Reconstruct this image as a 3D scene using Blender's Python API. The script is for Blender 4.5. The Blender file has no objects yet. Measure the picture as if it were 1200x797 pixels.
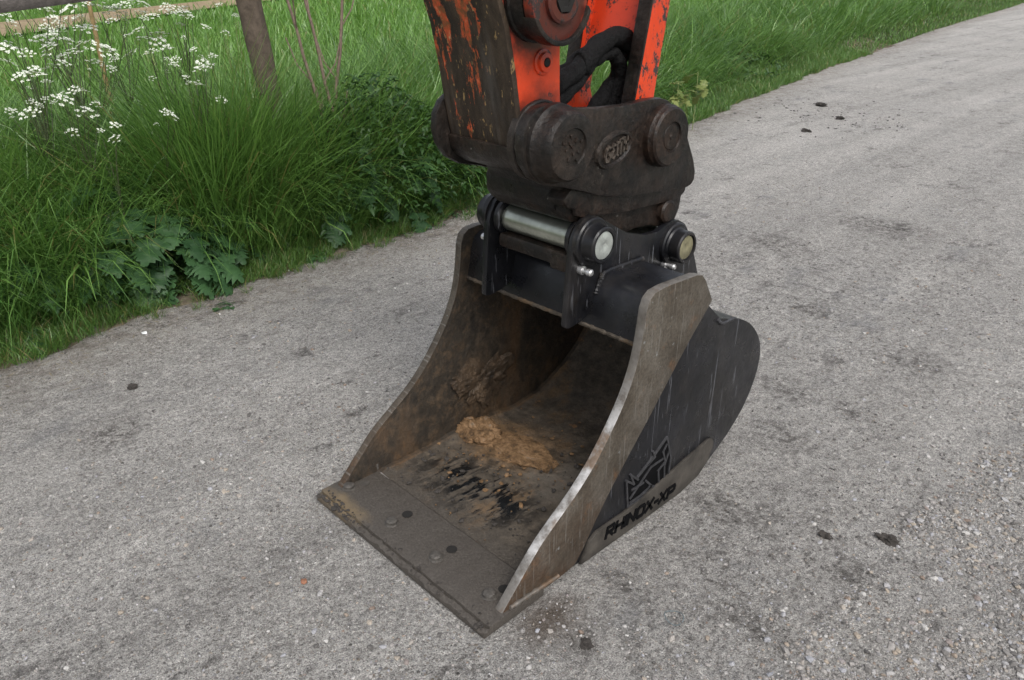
import bpy, bmesh, math, random
import numpy as np
from mathutils import Vector, Matrix
rnd = random.Random(7)
rng = np.random.default_rng(11)
S = bpy.context.scene
COL = S.collection

# ------------------------------------------------------------------ camera
cam = bpy.data.cameras.new('camera')
cam.sensor_width = 36.0
cam.lens = 915.0 / 1200.0 * 36.0
cam.clip_start = 0.05
cam.clip_end = 2000
co = bpy.data.objects.new('camera', cam)
COL.objects.link(co)
R_ = Matrix(((0.697, 0.317, -0.643), (0.717, -0.308, 0.626), (0.0, -0.897, -0.442)))   # right, down, forward in world
r_, d_, f_ = R_.col[0].normalized(), R_.col[1].normalized(), R_.col[2].normalized()
d_ = f_.cross(r_).normalized(); r_ = d_.cross(f_).normalized()
m = Matrix((r_, -d_, -f_)).transposed().to_4x4()
m.translation = Vector((1.109, -0.979, 1.6))
co.matrix_world = m
S.camera = co

# ------------------------------------------------------------------ light
SUN_EL, SUN_AZ = math.radians(52), math.radians(115)     # azimuth measured clockwise from +Y
w = bpy.data.worlds.new('World'); S.world = w; w.use_nodes = True
wn = w.node_tree
for n in list(wn.nodes): wn.nodes.remove(n)
sky = wn.nodes.new('ShaderNodeTexSky'); sky.sky_type = 'NISHITA'; sky.sun_disc = False
sky.sun_elevation = SUN_EL; sky.sun_rotation = SUN_AZ
sky.air_density = 1.0; sky.dust_density = 4.0; sky.ozone_density = 1.0
hs = wn.nodes.new('ShaderNodeHueSaturation'); hs.inputs['Saturation'].default_value = 0.35
bg = wn.nodes.new('ShaderNodeBackground'); bg.inputs['Strength'].default_value = 0.13
wo = wn.nodes.new('ShaderNodeOutputWorld')
wn.links.new(sky.outputs[0], hs.inputs['Color']); wn.links.new(hs.outputs[0], bg.inputs['Color']); wn.links.new(bg.outputs[0], wo.inputs['Surface'])
sl = bpy.data.lights.new('sun', 'SUN'); sl.energy = 1.0; sl.angle = math.radians(22); sl.color = (1.0, 0.97, 0.93)
so = bpy.data.objects.new('sun', sl); COL.objects.link(so)
sd = Vector((math.sin(SUN_AZ) * math.cos(SUN_EL), math.cos(SUN_AZ) * math.cos(SUN_EL), math.sin(SUN_EL)))
so.rotation_euler = sd.to_track_quat('Z', 'Y').to_euler()
S.view_settings.view_transform = 'Standard'; S.view_settings.look = 'None'
S.view_settings.exposure = 0.7; S.view_settings.gamma = 1.0
S.view_settings.use_curve_mapping = False
S.cycles.max_bounces = 6

# ------------------------------------------------------------------ node helper
class T:
    def __init__(s, name):
        s.m = bpy.data.materials.new(name); s.m.use_nodes = True
        s.t = s.m.node_tree
        for n in list(s.t.nodes): s.t.nodes.remove(n)
        s.out = s.t.nodes.new('ShaderNodeOutputMaterial')
        s.geo = s.t.nodes.new('ShaderNodeNewGeometry')
        s.P = s.geo.outputs['Position']
    def put(s, sock, v):
        if isinstance(v, bpy.types.NodeSocket): s.t.links.new(v, sock)
        elif v is not None:
            if isinstance(v, (tuple, list)) and len(v) == 3 and sock.type == 'RGBA': v = (*v, 1)
            sock.default_value = v
    def map(s, scale=(1, 1, 1), rot=(0, 0, 0), loc=(0, 0, 0), vec=None):
        n = s.t.nodes.new('ShaderNodeMapping'); s.put(n.inputs['Vector'], vec or s.P)
        n.inputs['Scale'].default_value = scale; n.inputs['Rotation'].default_value = rot; n.inputs['Location'].default_value = loc
        return n.outputs[0]
    def noise(s, sc, det=4, ro=.6, vec=None, dist=0, col=False):
        n = s.t.nodes.new('ShaderNodeTexNoise'); s.put(n.inputs['Vector'], vec or s.P)
        n.inputs['Scale'].default_value = sc; n.inputs['Detail'].default_value = det
        n.inputs['Roughness'].default_value = ro; n.inputs['Distortion'].default_value = dist
        return n.outputs['Color' if col else 'Fac']
    def voro(s, sc, feat='F1', vec=None, out='Distance', rand=1):
        n = s.t.nodes.new('ShaderNodeTexVoronoi'); s.put(n.inputs['Vector'], vec or s.P)
        n.feature = feat; n.inputs['Scale'].default_value = sc; n.inputs['Randomness'].default_value = rand
        return n.outputs[out]
    def ramp(s, fac, stops, interp='LINEAR'):
        n = s.t.nodes.new('ShaderNodeValToRGB'); s.put(n.inputs[0], fac); e = n.color_ramp.elements
        n.color_ramp.interpolation = interp
        while len(e) < len(stops): e.new(.5)
        for el, (p, c) in zip(e, stops):
            el.position = p
            el.color = (c, c, c, 1) if isinstance(c, (int, float)) else (*c, 1)
        return n.outputs[0]
    def mix(s, fac, a, b, mode='MIX'):
        n = s.t.nodes.new('ShaderNodeMix'); n.data_type = 'RGBA'; n.blend_type = mode
        s.put(n.inputs[0], fac); s.put(n.inputs[6], a); s.put(n.inputs[7], b)
        return n.outputs[2]
    def math(s, op, a, b=None, c=None, clamp=False):
        n = s.t.nodes.new('ShaderNodeMath'); n.operation = op; n.use_clamp = clamp
        s.put(n.inputs[0], a); s.put(n.inputs[1], b); s.put(n.inputs[2], c)
        return n.outputs[0]
    def sep(s, vec=None):
        n = s.t.nodes.new('ShaderNodeSeparateXYZ'); s.put(n.inputs[0], vec or s.P); return n.outputs
    def blob(s, c, r, edge=.5, nz=0.5, sc=12):
        """0..1 mask around a point, ragged by noise (a stain with its own shape)"""
        v = s.t.nodes.new('ShaderNodeVectorMath'); v.operation = 'SUBTRACT'; s.put(v.inputs[0], s.P); v.inputs[1].default_value = c
        q = s.t.nodes.new('ShaderNodeVectorMath'); q.operation = 'DIVIDE'; s.put(q.inputs[0], v.outputs[0]); q.inputs[1].default_value = r
        l = s.t.nodes.new('ShaderNodeVectorMath'); l.operation = 'LENGTH'; s.put(l.inputs[0], q.outputs[0])
        d = s.math('ADD', l.outputs['Value'], s.math('MULTIPLY', s.math('SUBTRACT', s.noise(sc, 6, .7), .5), nz * 4))
        return s.math('SUBTRACT', 1, s.math('DIVIDE', s.math('SUBTRACT', d, 1 - edge), edge * 2, clamp=True), clamp=True)
    def attr(s, name):
        n = s.t.nodes.new('ShaderNodeAttribute'); n.attribute_name = name; return n.outputs['Fac']
    def bump(s, h, strength=.5, dist=.01, normal=None):
        n = s.t.nodes.new('ShaderNodeBump'); n.inputs['Strength'].default_value = strength; n.inputs['Distance'].default_value = dist
        s.put(n.inputs['Height'], h); s.put(n.inputs['Normal'], normal); return n.outputs[0]
    def pbr(s, col, rough=.6, metal=0, normal=None, spec=.5):
        n = s.t.nodes.new('ShaderNodeBsdfPrincipled')
        s.put(n.inputs['Base Color'], col); s.put(n.inputs['Roughness'], rough); s.put(n.inputs['Metallic'], metal)
        s.put(n.inputs['Normal'], normal); n.inputs['Specular IOR Level'].default_value = spec
        s.t.links.new(n.outputs[0], s.out.inputs[0]); return n
    def leafy(s, col, trans=.35, rough=.5, tint=(1.0, 1.0, .7), gl=.35):
        n = s.pbr(col, rough, spec=gl)
        tr = s.t.nodes.new('ShaderNodeBsdfTranslucent'); s.put(tr.inputs[0], s.mix(1, col, tint, 'MULTIPLY'))
        mx = s.t.nodes.new('ShaderNodeMixShader'); mx.inputs[0].default_value = trans
        s.t.links.new(n.outputs[0], mx.inputs[1]); s.t.links.new(tr.outputs[0], mx.inputs[2]); s.t.links.new(mx.outputs[0], s.out.inputs[0])

# ------------------------------------------------------------------ materials
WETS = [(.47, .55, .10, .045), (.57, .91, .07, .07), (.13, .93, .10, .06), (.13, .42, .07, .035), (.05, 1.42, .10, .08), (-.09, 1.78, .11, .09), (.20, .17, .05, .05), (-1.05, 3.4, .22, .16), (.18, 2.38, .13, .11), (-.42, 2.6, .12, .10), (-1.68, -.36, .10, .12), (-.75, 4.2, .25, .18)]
def mat_road():
    t = T('compacted_gravel_track')
    big = t.noise(.55, 5, .6)
    drag = t.noise(2.2, 5, .65, vec=t.map((1.0, .16, 1), (0, 0, math.radians(4))))
    base = t.ramp(t.math('ADD', t.math('MULTIPLY', big, .5), t.math('MULTIPLY', drag, .5)),
                  [(.33, (.35, .336, .317)), (.5, (.445, .428, .404)), (.68, (.53, .512, .485))])
    band = t.noise(1, 4, .6, vec=t.map((2.6, .12, 1), (0, 0, math.radians(5)), (4, 0, 0)))
    base = t.mix(1, base, t.ramp(band, [(.35, .80), (.5, .98), (.65, 1.12)]), 'MULTIPLY')
    dust = t.ramp(t.noise(1.1, 6, .65, vec=t.map((1.4, .7, 1), loc=(2, 6, 0))), [(.46, 0), (.66, 1)])
    base = t.mix(t.math('MULTIPLY', dust, .45), base, (.42, .41, .395))
    cr = t.noise(13, 10, .82, vec=t.map((1.25, .8, 1), (0, 0, .2), (1, 2, 0)))
    base = t.mix(t.math('MULTIPLY', t.ramp(cr, [(.51, 0), (.57, 1)]), .55), base, (.56, .54, .51))
    base = t.mix(t.math('MULTIPLY', t.ramp(cr, [(.39, 1), (.46, 0)]), .45), base, (.23, .216, .20))
    # fine grit
    grit = t.noise(260, 3, .75)
    base = t.mix(1, base, t.ramp(grit, [(.28, .30), (.5, .95), (.72, 1.7)]), 'MULTIPLY')
    g2 = t.noise(75, 5, .8)
    base = t.mix(1, base, t.ramp(g2, [(.3, .42), (.48, 1.0), (.66, 1.4)]), 'MULTIPLY')
    g3 = t.noise(38, 6, .78, vec=t.map((1.5, .8, 1), (0, 0, .3)))
    base = t.mix(1, base, t.ramp(g3, [(.30, .52), (.46, 1.0), (.68, 1.28)]), 'MULTIPLY')
    pit = t.math('MULTIPLY', t.ramp(t.noise(95, 3, .7, vec=t.map(loc=(7, 3, 0))), [(.60, 0), (.66, 1)]), t.ramp(t.noise(5, 5, .7), [(.40, .25), (.6, 1)]))
    base = t.mix(t.math('MULTIPLY', pit, .7), base, (.07, .064, .056))
    # embedded stones
    vec = t.P
    col1 = t.voro(85, out='Color'); d1 = t.voro(85)
    r, g, b = t.sep(col1)[0:3]
    stone = t.ramp(r, [(0, (.12, .113, .106)), (.3, (.27, .255, .235)), (.55, (.33, .285, .23)), (.8, (.30, .30, .315)), (1, (.56, .545, .51))])
    pres = t.math('MULTIPLY', t.math('GREATER_THAN', g, .62), t.math('LESS_THAN', d1, t.math('MULTIPLY_ADD', b, .25, .22)))
    patch = t.ramp(t.noise(1.6, 4, .65), [(.36, .2), (.6, 1)])
    pres = t.math('MULTIPLY', pres, patch)
    base = t.mix(pres, base, stone)
    col2 = t.voro(190, out='Color'); d2 = t.voro(190)
    r2, g2_, b2 = t.sep(col2)[0:3]
    stone2 = t.ramp(r2, [(0, (.09, .085, .08)), (.35, (.27, .25, .235)), (.7, (.38, .35, .32)), (1, (.72, .7, .66))])
    pres2 = t.math('MULTIPLY', t.math('GREATER_THAN', g2_, .55), t.math('LESS_THAN', d2, .38))
    base = t.mix(t.math('MULTIPLY', pres2, .85), base, stone2)
    # damp dark dirt patches, clustered
    wet = t.math('MULTIPLY', t.ramp(t.noise(4.5, 10, .82, vec=t.map((1.3, .7, 1))), [(.54, 0), (.62, 1)]), t.ramp(t.noise(.9, 3, .5), [(.42, 0), (.58, 1)]))
    soil_shade = t.blob((.07, .17, 0), (.07, .09, .2), .6, .5, 14)  # brown wet soil stain, with contact shadow right of the blade painted in
    base = t.mix(t.math('MULTIPLY', soil_shade, .7), base, (.085, .055, .032))
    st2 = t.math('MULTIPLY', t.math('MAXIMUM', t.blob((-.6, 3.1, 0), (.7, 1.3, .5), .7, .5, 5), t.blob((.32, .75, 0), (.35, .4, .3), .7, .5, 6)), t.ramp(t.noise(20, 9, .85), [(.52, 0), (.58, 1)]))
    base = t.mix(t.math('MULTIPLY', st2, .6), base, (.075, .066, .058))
    base = t.mix(t.math('MULTIPLY', wet, .75), base, (.055, .05, .046))
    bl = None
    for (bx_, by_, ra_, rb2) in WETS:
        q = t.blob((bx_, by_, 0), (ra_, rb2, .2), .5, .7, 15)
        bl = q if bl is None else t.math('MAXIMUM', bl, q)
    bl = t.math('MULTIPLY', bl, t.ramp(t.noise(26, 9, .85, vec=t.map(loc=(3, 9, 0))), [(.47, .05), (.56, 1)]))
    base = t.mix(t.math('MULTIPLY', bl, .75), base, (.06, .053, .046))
    blu = t.math('MULTIPLY', t.ramp(t.noise(2.0, 6, .7, vec=t.map((1, .6, 1), loc=(3, 1, 0))), [(.58, 0), (.7, 1)]), .5)
    base = t.mix(blu, base, (.14, .15, .165))
    # brown earth close to the verge
    ed = t.attr('edge')
    soil = t.math('MULTIPLY', t.math('SUBTRACT', 1, t.math('DIVIDE', ed, .55, clamp=True)), t.ramp(t.noise(9, 6, .7), [(.35, 0), (.6, 1)]))
    base = t.mix(t.math('MULTIPLY', soil, .7), base, (.16, .13, .10))
    h = t.math('ADD', t.math('MULTIPLY', g2, .8), t.math('MULTIPLY', grit, .35))
    h = t.math('ADD', h, t.math('MULTIPLY', t.math('MULTIPLY', pres, t.math('SUBTRACT', .5, d1)), 1.2))
    h = t.math('ADD', h, t.math('MULTIPLY', t.math('MULTIPLY', pres2, t.math('SUBTRACT', .5, d2)), .5))
    h = t.math('ADD', h, t.math('MULTIPLY', t.noise(16, 6, .7), 1.2))
    h = t.math('ADD', h, t.math('MULTIPLY', t.math('ADD', g3, cr), 1.2))
    h = t.math('SUBTRACT', h, t.math('MULTIPLY', pit, .35))
    t.pbr(base, .92, 0, t.bump(h, 1.0, .020), spec=.2)
    return t.m

def mat_soil():
    t = T('verge_soil')
    c = t.ramp(t.noise(7, 7, .7), [(.3, (.05, .040, .026)), (.48, (.10, .084, .058)), (.62, (.17, .145, .11)), (.8, (.08, .075, .04))])
    t.pbr(c, .95, 0, t.bump(t.noise(40, 5, .7), .8, .02), spec=.2)
    return t.m

def mat_field():
    t = T('meadow_ground')
    f = t.noise(1.3, 8, .7)
    c = t.ramp(f, [(.3, (.05, .10, .016)), (.5, (.085, .165, .026)), (.7, (.125, .225, .042))])
    th = t.ramp(t.noise(9, 6, .7), [(.3, (.020, .022, .010)), (.6, (.05, .048, .026)), (.8, (.035, .055, .016))])
    c = t.mix(t.attr('far'), th, c)
    t.pbr(c, .95, 0, t.bump(t.noise(30, 5, .7), .8, .04), spec=.2)
    return t.m

def mat_path():
    t = T('dry_earth_path')
    c = t.ramp(t.noise(2.2, 7, .7), [(.3, (.20, .15, .09)), (.55, (.30, .23, .145)), (.75, (.22, .21, .1))])
    t.pbr(c, .95, 0, t.bump(t.noise(30, 5, .7), .6, .03), spec=.2)
    return t.m

def mat_blackpaint(mud=.13):
    t = T('scuffed_black_paint')
    c = t.ramp(t.noise(9, 6, .7), [(.35, (.0045, .0047, .0055)), (.7, (.011, .0115, .0145))])
    # hairline scratches in two directions
    s1 = t.ramp(t.noise(1, 2, .5, vec=t.map((3, 62, 2.6), (math.radians(-33), 0, 0))), [(.672, 0), (.69, 1)])
    s2 = t.ramp(t.noise(1, 2, .5, vec=t.map((3, 75, 4.5), (math.radians(28), 0, 0), (2, 1, 4))), [(.69, 0), (.705, 1)])
    s3 = t.ramp(t.noise(1, 2, .5, vec=t.map((3, 110, 9), (math.radians(-60), 0, 0), (5, 3, 1))), [(.69, 0), (.705, 1)])
    s2 = t.math('MAXIMUM', s2, s3)
    sc = t.math('MULTIPLY', t.math('MAXIMUM', s1, s2), t.ramp(t.noise(3.2, 4, .6), [(.36, 0), (.5, 1)]))
    nx_ = t.math('ABSOLUTE', t.sep(t.geo.outputs['Normal'])[0])
    sc = t.math('MULTIPLY', sc, t.math('GREATER_THAN', nx_, .7))
    c = t.mix(t.math('MULTIPLY', sc, .55), c, (.13, .135, .15))
    rub = t.ramp(t.noise(4, 6, .7, vec=t.map((1, 1, .8), (math.radians(20), 0, 0), (6, 2, 8))), [(.52, 0), (.68, 1)])
    c = t.mix(t.math('MULTIPLY', rub, .35), c, (.026, .028, .035))
    dust = t.ramp(t.noise(5, 7, .75, vec=t.map((1, 1, .6), loc=(5, 2, 1))), [(.50, 0), (.74, 1)])
    we = t.ramp(t.math('ADD', t.geo.outputs['Pointiness'], t.math('MULTIPLY', t.math('SUBTRACT', t.noise(60, 4, .7), .5), .06)), [(.575, 0), (.65, 1)])
    c = t.mix(t.math('MULTIPLY', we, .6), c, (.12, .105, .09))
    c = t.mix(t.math('MULTIPLY', dust, mud), c, (.12, .10, .08))
    ro = t.ramp(t.noise(14, 5, .7), [(.3, .20), (.7, .46)])
    t.pbr(c, ro, 0, t.bump(t.math('ADD', t.noise(60, 4, .6), t.math('MULTIPLY', t.noise(7, 3, .6), 3)), .15, .004), spec=.38)
    return t.m

def mat_cheek():
    t = T('bare_worn_steel')
    c = t.ramp(t.noise(7, 7, .7), [(.3, (.036, .027, .018)), (.48, (.074, .061, .046)), (.72, (.135, .120, .10))])
    st = t.ramp(t.noise(6, 4, .6, vec=t.map((1, 3, .8), (math.radians(30), 0, 0))), [(.5, 0), (.75, 1)])
    c = t.mix(t.math('MULTIPLY', st, .5), c, (.08, .066, .05))
    x, y, z = t.sep()
    low = t.math('SUBTRACT', 1, t.math('DIVIDE', z, .30, clamp=True))
    rust = t.math('MULTIPLY', low, t.ramp(t.noise(8, 6, .7), [(.32, 0), (.6, 1)]))
    c = t.mix(t.math('MULTIPLY', rust, .8), c, (.060, .028, .011))
    rim = t.ramp(t.noise(11, 6, .7, vec=t.map(loc=(3, 3, 3))), [(.58, 0), (.70, 1)])
    c = t.mix(t.math('MULTIPLY', rim, .5), c, (.17, .075, .025))
    c = t.mix(1, c, t.ramp(t.noise(110, 5, .75), [(.3, .55), (.5, 1), (.7, 1.35)]), 'MULTIPLY')
    fs = t.ramp(t.noise(1, 3, .6, vec=t.map((3, 150, 6), (math.radians(-38), 0, 0))), [(.60, 0), (.66, 1)])
    c = t.mix(t.math('MULTIPLY', fs, .35), c, (.27, .26, .24))
    spk = t.ramp(t.noise(45, 3, .6), [(.68, 0), (.74, 1)])
    c = t.mix(t.math('MULTIPLY', spk, .5), c, (.34, .36, .36))
    t.pbr(c, t.ramp(t.noise(20, 4, .6), [(.3, .42), (.7, .68)]), .25, t.bump(t.noise(38, 6, .7), .3, .006))
    return t.m

def mat_edge():
    t = T('polished_steel_edge')
    f = t.noise(16, 6, .7)
    c = t.ramp(f, [(.38, (.13, .115, .10)), (.5, (.30, .29, .275)), (.62, (.50, .49, .48))])
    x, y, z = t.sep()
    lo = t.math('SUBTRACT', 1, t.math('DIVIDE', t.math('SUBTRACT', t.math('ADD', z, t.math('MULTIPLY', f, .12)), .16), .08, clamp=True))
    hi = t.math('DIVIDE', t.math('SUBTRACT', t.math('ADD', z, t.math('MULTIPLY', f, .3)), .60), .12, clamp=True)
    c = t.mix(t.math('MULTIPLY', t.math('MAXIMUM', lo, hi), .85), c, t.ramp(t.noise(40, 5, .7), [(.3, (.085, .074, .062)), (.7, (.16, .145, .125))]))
    rust = t.ramp(t.noise(6, 5, .7, vec=t.map(loc=(1, 5, 2))), [(.52, 0), (.62, 1)])
    c = t.mix(t.math('MULTIPLY', rust, .8), c, (.15, .095, .055))
    t.pbr(c, .5, .35, t.bump(t.noise(60, 5, .7), .4, .004))
    return t.m

def mat_floor():
    """muddy inside of the bucket: wet clay smears, oily black streaks, grey silt"""
    t = T('mud_smeared_steel')
    x, y, z = t.sep()
    silt = t.ramp(t.noise(130, 4, .7), [(.3, (.032, .027, .022)), (.55, (.062, .054, .045)), (.75, (.10, .088, .075))])
    dark = t.ramp(t.noise(26, 6, .7), [(.3, (.030, .024, .018)), (.5, (.072, .059, .045)), (.72, (.135, .108, .08))])
    back = t.math('DIVIDE', t.math('SUBTRACT', y, .20), .16, clamp=True)
    back = t.math('MULTIPLY', back, 1.0)
    c = t.mix(t.math('MULTIPLY', back, t.ramp(t.noise(7, 6, .7), [(.25, .55), (.6, 1)])), silt, dark)
    clay = t.ramp(t.noise(5.5, 7, .72, vec=t.map((1.2, .9, 1.0), loc=(.7, .3, 0))), [(.54, 0), (.66, 1)])
    c = t.mix(t.math('MULTIPLY', t.math('MULTIPLY', clay, back), .7), c, (.15, .092, .045))
    b1 = t.blob((-.60, .66, .03), (.20, .13, .3), .35, .45, 9)
    c = t.mix(t.math('MULTIPLY', b1, .8), c, t.ramp(t.noise(26, 7, .75), [(.32, (.035, .024, .014)), (.48, (.12, .072, .034)), (.66, (.22, .135, .068))]))
    sp = t.ramp(t.noise(15, 5, .6, vec=t.map(loc=(8, 8, 2))), [(.66, 0), (.71, 1)])
    c = t.mix(t.math('MULTIPLY', t.math('MULTIPLY', sp, back), .8), c, (.20, .105, .045))
    g1 = t.blob((-.25, .62, .03), (.16, .09, .2), .4, .55, 14)
    c = t.mix(t.math('MULTIPLY', g1, .45), c, (.17, .15, .125))
    o1 = t.blob((-.47, .40, .03), (.22, .12, .2), .3, .35, 8)
    ostr = t.ramp(t.noise(20, 5, .65, vec=t.map((1.6, .40, 1), (0, 0, math.radians(-12)))), [(.47, 0), (.53, 1)])
    oil = t.math('MULTIPLY', o1, ostr)
    c = t.mix(oil, c, (.006, .007, .008))
    # rusty vertical smears on the left side plate
    rs = t.math('MULTIPLY', t.math('LESS_THAN', x, -.745), t.ramp(t.noise(5, 6, .7, vec=t.map((1, 1.0, .35), (math.radians(25), 0, 0))), [(.45, 0), (.64, 1)]))
    c = t.mix(t.math('MULTIPLY', rs, .65), c, (.115, .062, .026))
    # scored white line where the lip is welded on
    ln = t.math('MULTIPLY', t.math('LESS_THAN', z, .06), t.math('LESS_THAN', t.math('ABSOLUTE', t.math('SUBTRACT', y, t.math('MULTIPLY_ADD', t.noise(6, 2, .5), .01, .211))), .0035))
    ln = t.math('MULTIPLY', ln, t.ramp(t.noise(22, 4, .7), [(.35, .2), (.5, 1)]))
    c = t.mix(t.math('MULTIPLY', ln, .8), c, (.24, .23, .22))
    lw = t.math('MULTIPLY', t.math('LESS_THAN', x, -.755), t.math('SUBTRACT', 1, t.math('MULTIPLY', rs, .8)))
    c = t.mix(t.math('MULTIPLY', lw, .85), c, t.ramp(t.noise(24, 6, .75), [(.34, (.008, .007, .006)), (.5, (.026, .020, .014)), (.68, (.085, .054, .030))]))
    ro = t.mix(oil, t.ramp(t.noise(30, 5, .7), [(.3, .5), (.7, .85)]), (.22, .22, .22))
    h = t.math('ADD', t.noise(22, 7, .72), t.math('MULTIPLY', t.math('ADD', b1, t.math('MULTIPLY', oil, .5)), .5))
    t.pbr(c, ro, 0, t.bump(h, .65, .014), spec=.35)
    return t.m

def mat_blade():
    t = T('silt_covered_blade')
    c = t.ramp(t.noise(150, 5, .75), [(.28, (.032, .027, .022)), (.5, (.062, .054, .046)), (.75, (.105, .094, .082))])
    c = t.mix(t.ramp(t.noise(9, 5, .7), [(.45, 0), (.7, .65)]), c, (.058, .050, .043))
    b = t.blob((-.70, .03, .03), (.10, .03, .1), .5, .5, 16)
    c = t.mix(t.math('MULTIPLY', b, .7), c, (.17, .125, .07))
    o = t.ramp(t.noise(7, 5, .7, vec=t.map(loc=(4, 0, 1))), [(.66, 0), (.72, 1)])
    c = t.mix(t.math('MULTIPLY', o, .5), c, (.14, .075, .04))
    t.pbr(c, t.ramp(t.noise(22, 5, .7), [(.3, .42), (.7, .72)]), 0, t.bump(t.math('ADD', t.noise(60, 6, .7), t.math('MULTIPLY', t.noise(170, 3, .6), .5)), .45, .006), spec=.4)
    return t.m

def mat_grease(name='greasy_cast_steel', brown=.5):
    t = T(name)
    c = t.ramp(t.noise(13, 7, .75), [(.34, (.0025, .0023, .0022)), (.5, (.0065, .0056, .005)), (.64, (.017, .0135, .0115)), (.78, (.042, .033, .027))])
    br = t.ramp(t.noise(7, 7, .75, vec=t.map(loc=(2, 7, 1))), [(.46, 0), (.62, 1)])
    c = t.mix(t.math('MULTIPLY', br, brown), c, (.024, .0135, .009))
    we = t.ramp(t.math('ADD', t.geo.outputs['Pointiness'], t.math('MULTIPLY', t.math('SUBTRACT', t.noise(50, 5, .7), .5), .08)), [(.57, 0), (.66, 1)])
    c = t.mix(t.math('MULTIPLY', we, .6), c, (.085, .07, .058))
    c = t.mix(1, c, t.ramp(t.noise(85, 5, .75), [(.3, .30), (.5, .95), (.7, 2.0)]), 'MULTIPLY')
    dry = t.ramp(t.noise(4, 7, .75, vec=t.map(loc=(4, 4, 9))), [(.46, 0), (.68, 1)])
    c = t.mix(t.math('MULTIPLY', dry, .28), c, (.070, .053, .041))
    ds = t.ramp(t.noise(24, 5, .7, vec=t.map(loc=(9, 1, 1))), [(.64, 0), (.74, 1)])
    c = t.mix(t.math('MULTIPLY', ds, .45), c, (.09, .078, .066))
    wht = t.ramp(t.noise(34, 3, .6, vec=t.map(loc=(1, 8, 3))), [(.73, 0), (.77, 1)])
    c = t.mix(t.math('MULTIPLY', wht, .7), c, (.35, .33, .30))
    t.pbr(c, t.ramp(t.noise(17, 5, .7), [(.3, .24), (.7, .58)]), 0, t.bump(t.math('ADD', t.noise(48, 6, .72), t.math('MULTIPLY', t.noise(14, 4, .7), 1.5)), .5, .007), spec=.3)
    return t.m

def mat_orange(chip=.5, name='orange_paint'):
    t = T(name)
    c = t.ramp(t.noise(6, 5, .6), [(.3, (.50, .040, .012)), (.7, (.66, .060, .016))])
    hz = t.ramp(t.noise(11, 6, .7, vec=t.map(loc=(3, 3, 1))), [(.5, 0), (.8, .4)])
    c = t.mix(hz, c, (.36, .045, .02))
    ch = t.ramp(t.noise(24, 7, .78, vec=t.map((1, 1.3, .8))), [(.625 - chip * .08, 0), (.65 - chip * .08, 1)])
    c = t.mix(ch, c, t.ramp(t.noise(40, 4, .7), [(.4, (.02, .017, .016)), (.7, (.07, .05, .045))]))
    gr = t.math('MAXIMUM', t.blob((-.271, .455, 1.175), (.2, .135, .125), .25, .22, 18), t.blob((-.271, .435, 1.50), (.2, .115, .125), .2, .2, 22))
    c = t.mix(t.math('MULTIPLY', gr, .9), c, (.02, .014, .012))
    sm = t.ramp(t.noise(10, 6, .75, vec=t.map((1, 1.5, .6), loc=(1, 2, 6))), [(.56, 0), (.72, 1)])
    c = t.mix(t.math('MULTIPLY', sm, .45), c, (.10, .02, .012))
    ro = t.mix(ch, (.34, .34, .34), (.7, .7, .7))
    t.pbr(c, ro, 0, t.bump(t.math('SUBTRACT', t.noise(45, 4, .6), ch), .25, .004), spec=.45)
    return t.m

def mat_dipfront():
    t = T('worn_muddy_arm_face')
    c = t.ramp(t.noise(10, 7, .72, vec=t.map((1.6, 1, .6))), [(.3, (.008, .0058, .004)), (.5, (.026, .017, .0105)), (.66, (.058, .040, .025)), (.8, (.11, .08, .05))])
    x, y, z = t.sep()
    up = t.math('DIVIDE', t.math('SUBTRACT', z, 1.16), .5, clamp=True)
    sp = t.noise(17, 7, .75, vec=t.map((1.9, 1, .42), loc=(.3, .1, .2)))
    k = t.math('GREATER_THAN', sp, t.math('MULTIPLY_ADD', up, -.22, .635))
    left = t.math('LESS_THAN', t.math('ADD', x, t.math('MULTIPLY', t.noise(9, 4, .6), .16)), -.275)
    c = t.mix(t.math('MULTIPLY', k, left), c, t.ramp(t.noise(50, 4, .6), [(.38, (.16, .062, .02)), (.6, (.48, .07, .02)), (.72, (.42, .26, .13))]))
    sp2 = t.ramp(t.noise(42, 4, .7, vec=t.map((1.3, 1, .5))), [(.62, 0), (.66, 1)])
    c = t.mix(t.math('MULTIPLY', sp2, .7), c, (.33, .22, .09))
    gry = t.ramp(t.noise(6, 4, .6, vec=t.map((2.5, 1, .35), loc=(1.1, 0, 0))), [(.55, 0), (.7, 1)])
    c = t.mix(t.math('MULTIPLY', gry, .35), c, (.11, .10, .09))
    t.pbr(c, .62, 0, t.bump(t.noise(36, 7, .75), .5, .007), spec=.4)
    return t.m

def simple(name, col, rough=.5, metal=0, var=.3, sc=20, bs=.2, bd=.003, spec=.5):
    t = T(name)
    lo = tuple(c * (1 - var) for c in col); hi = tuple(min(1, c * (1 + var)) for c in col)
    c = t.ramp(t.noise(sc, 6, .7), [(.3, lo), (.7, hi)])
    t.pbr(c, rough, metal, t.bump(t.noise(sc * 3, 4, .7), bs, bd), spec=spec)
    return t.m

def mat_grass(name, lo, hi, dry, trans=.35):
    t = T(name)
    a = t.attr('tint'); h = t.attr('along')
    c = t.ramp(a, [(0, lo), (.86, hi), (.93, dry), (1, dry)])
    t.leafy(c, trans, .38, gl=.6)
    return t.m

def mat_leaf(name, lo, hi, trans=.3, sc=30):
    t = T(name)
    oi = t.t.nodes.new('ShaderNodeObjectInfo')
    c = t.ramp(t.math('ADD', t.math('MULTIPLY', t.noise(sc, 4, .6), .6), t.math('MULTIPLY', oi.outputs['Random'], .4)), [(.25, lo), (.75, hi)])
    t.leafy(c, trans, .48, gl=.4)
    return t.m

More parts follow.
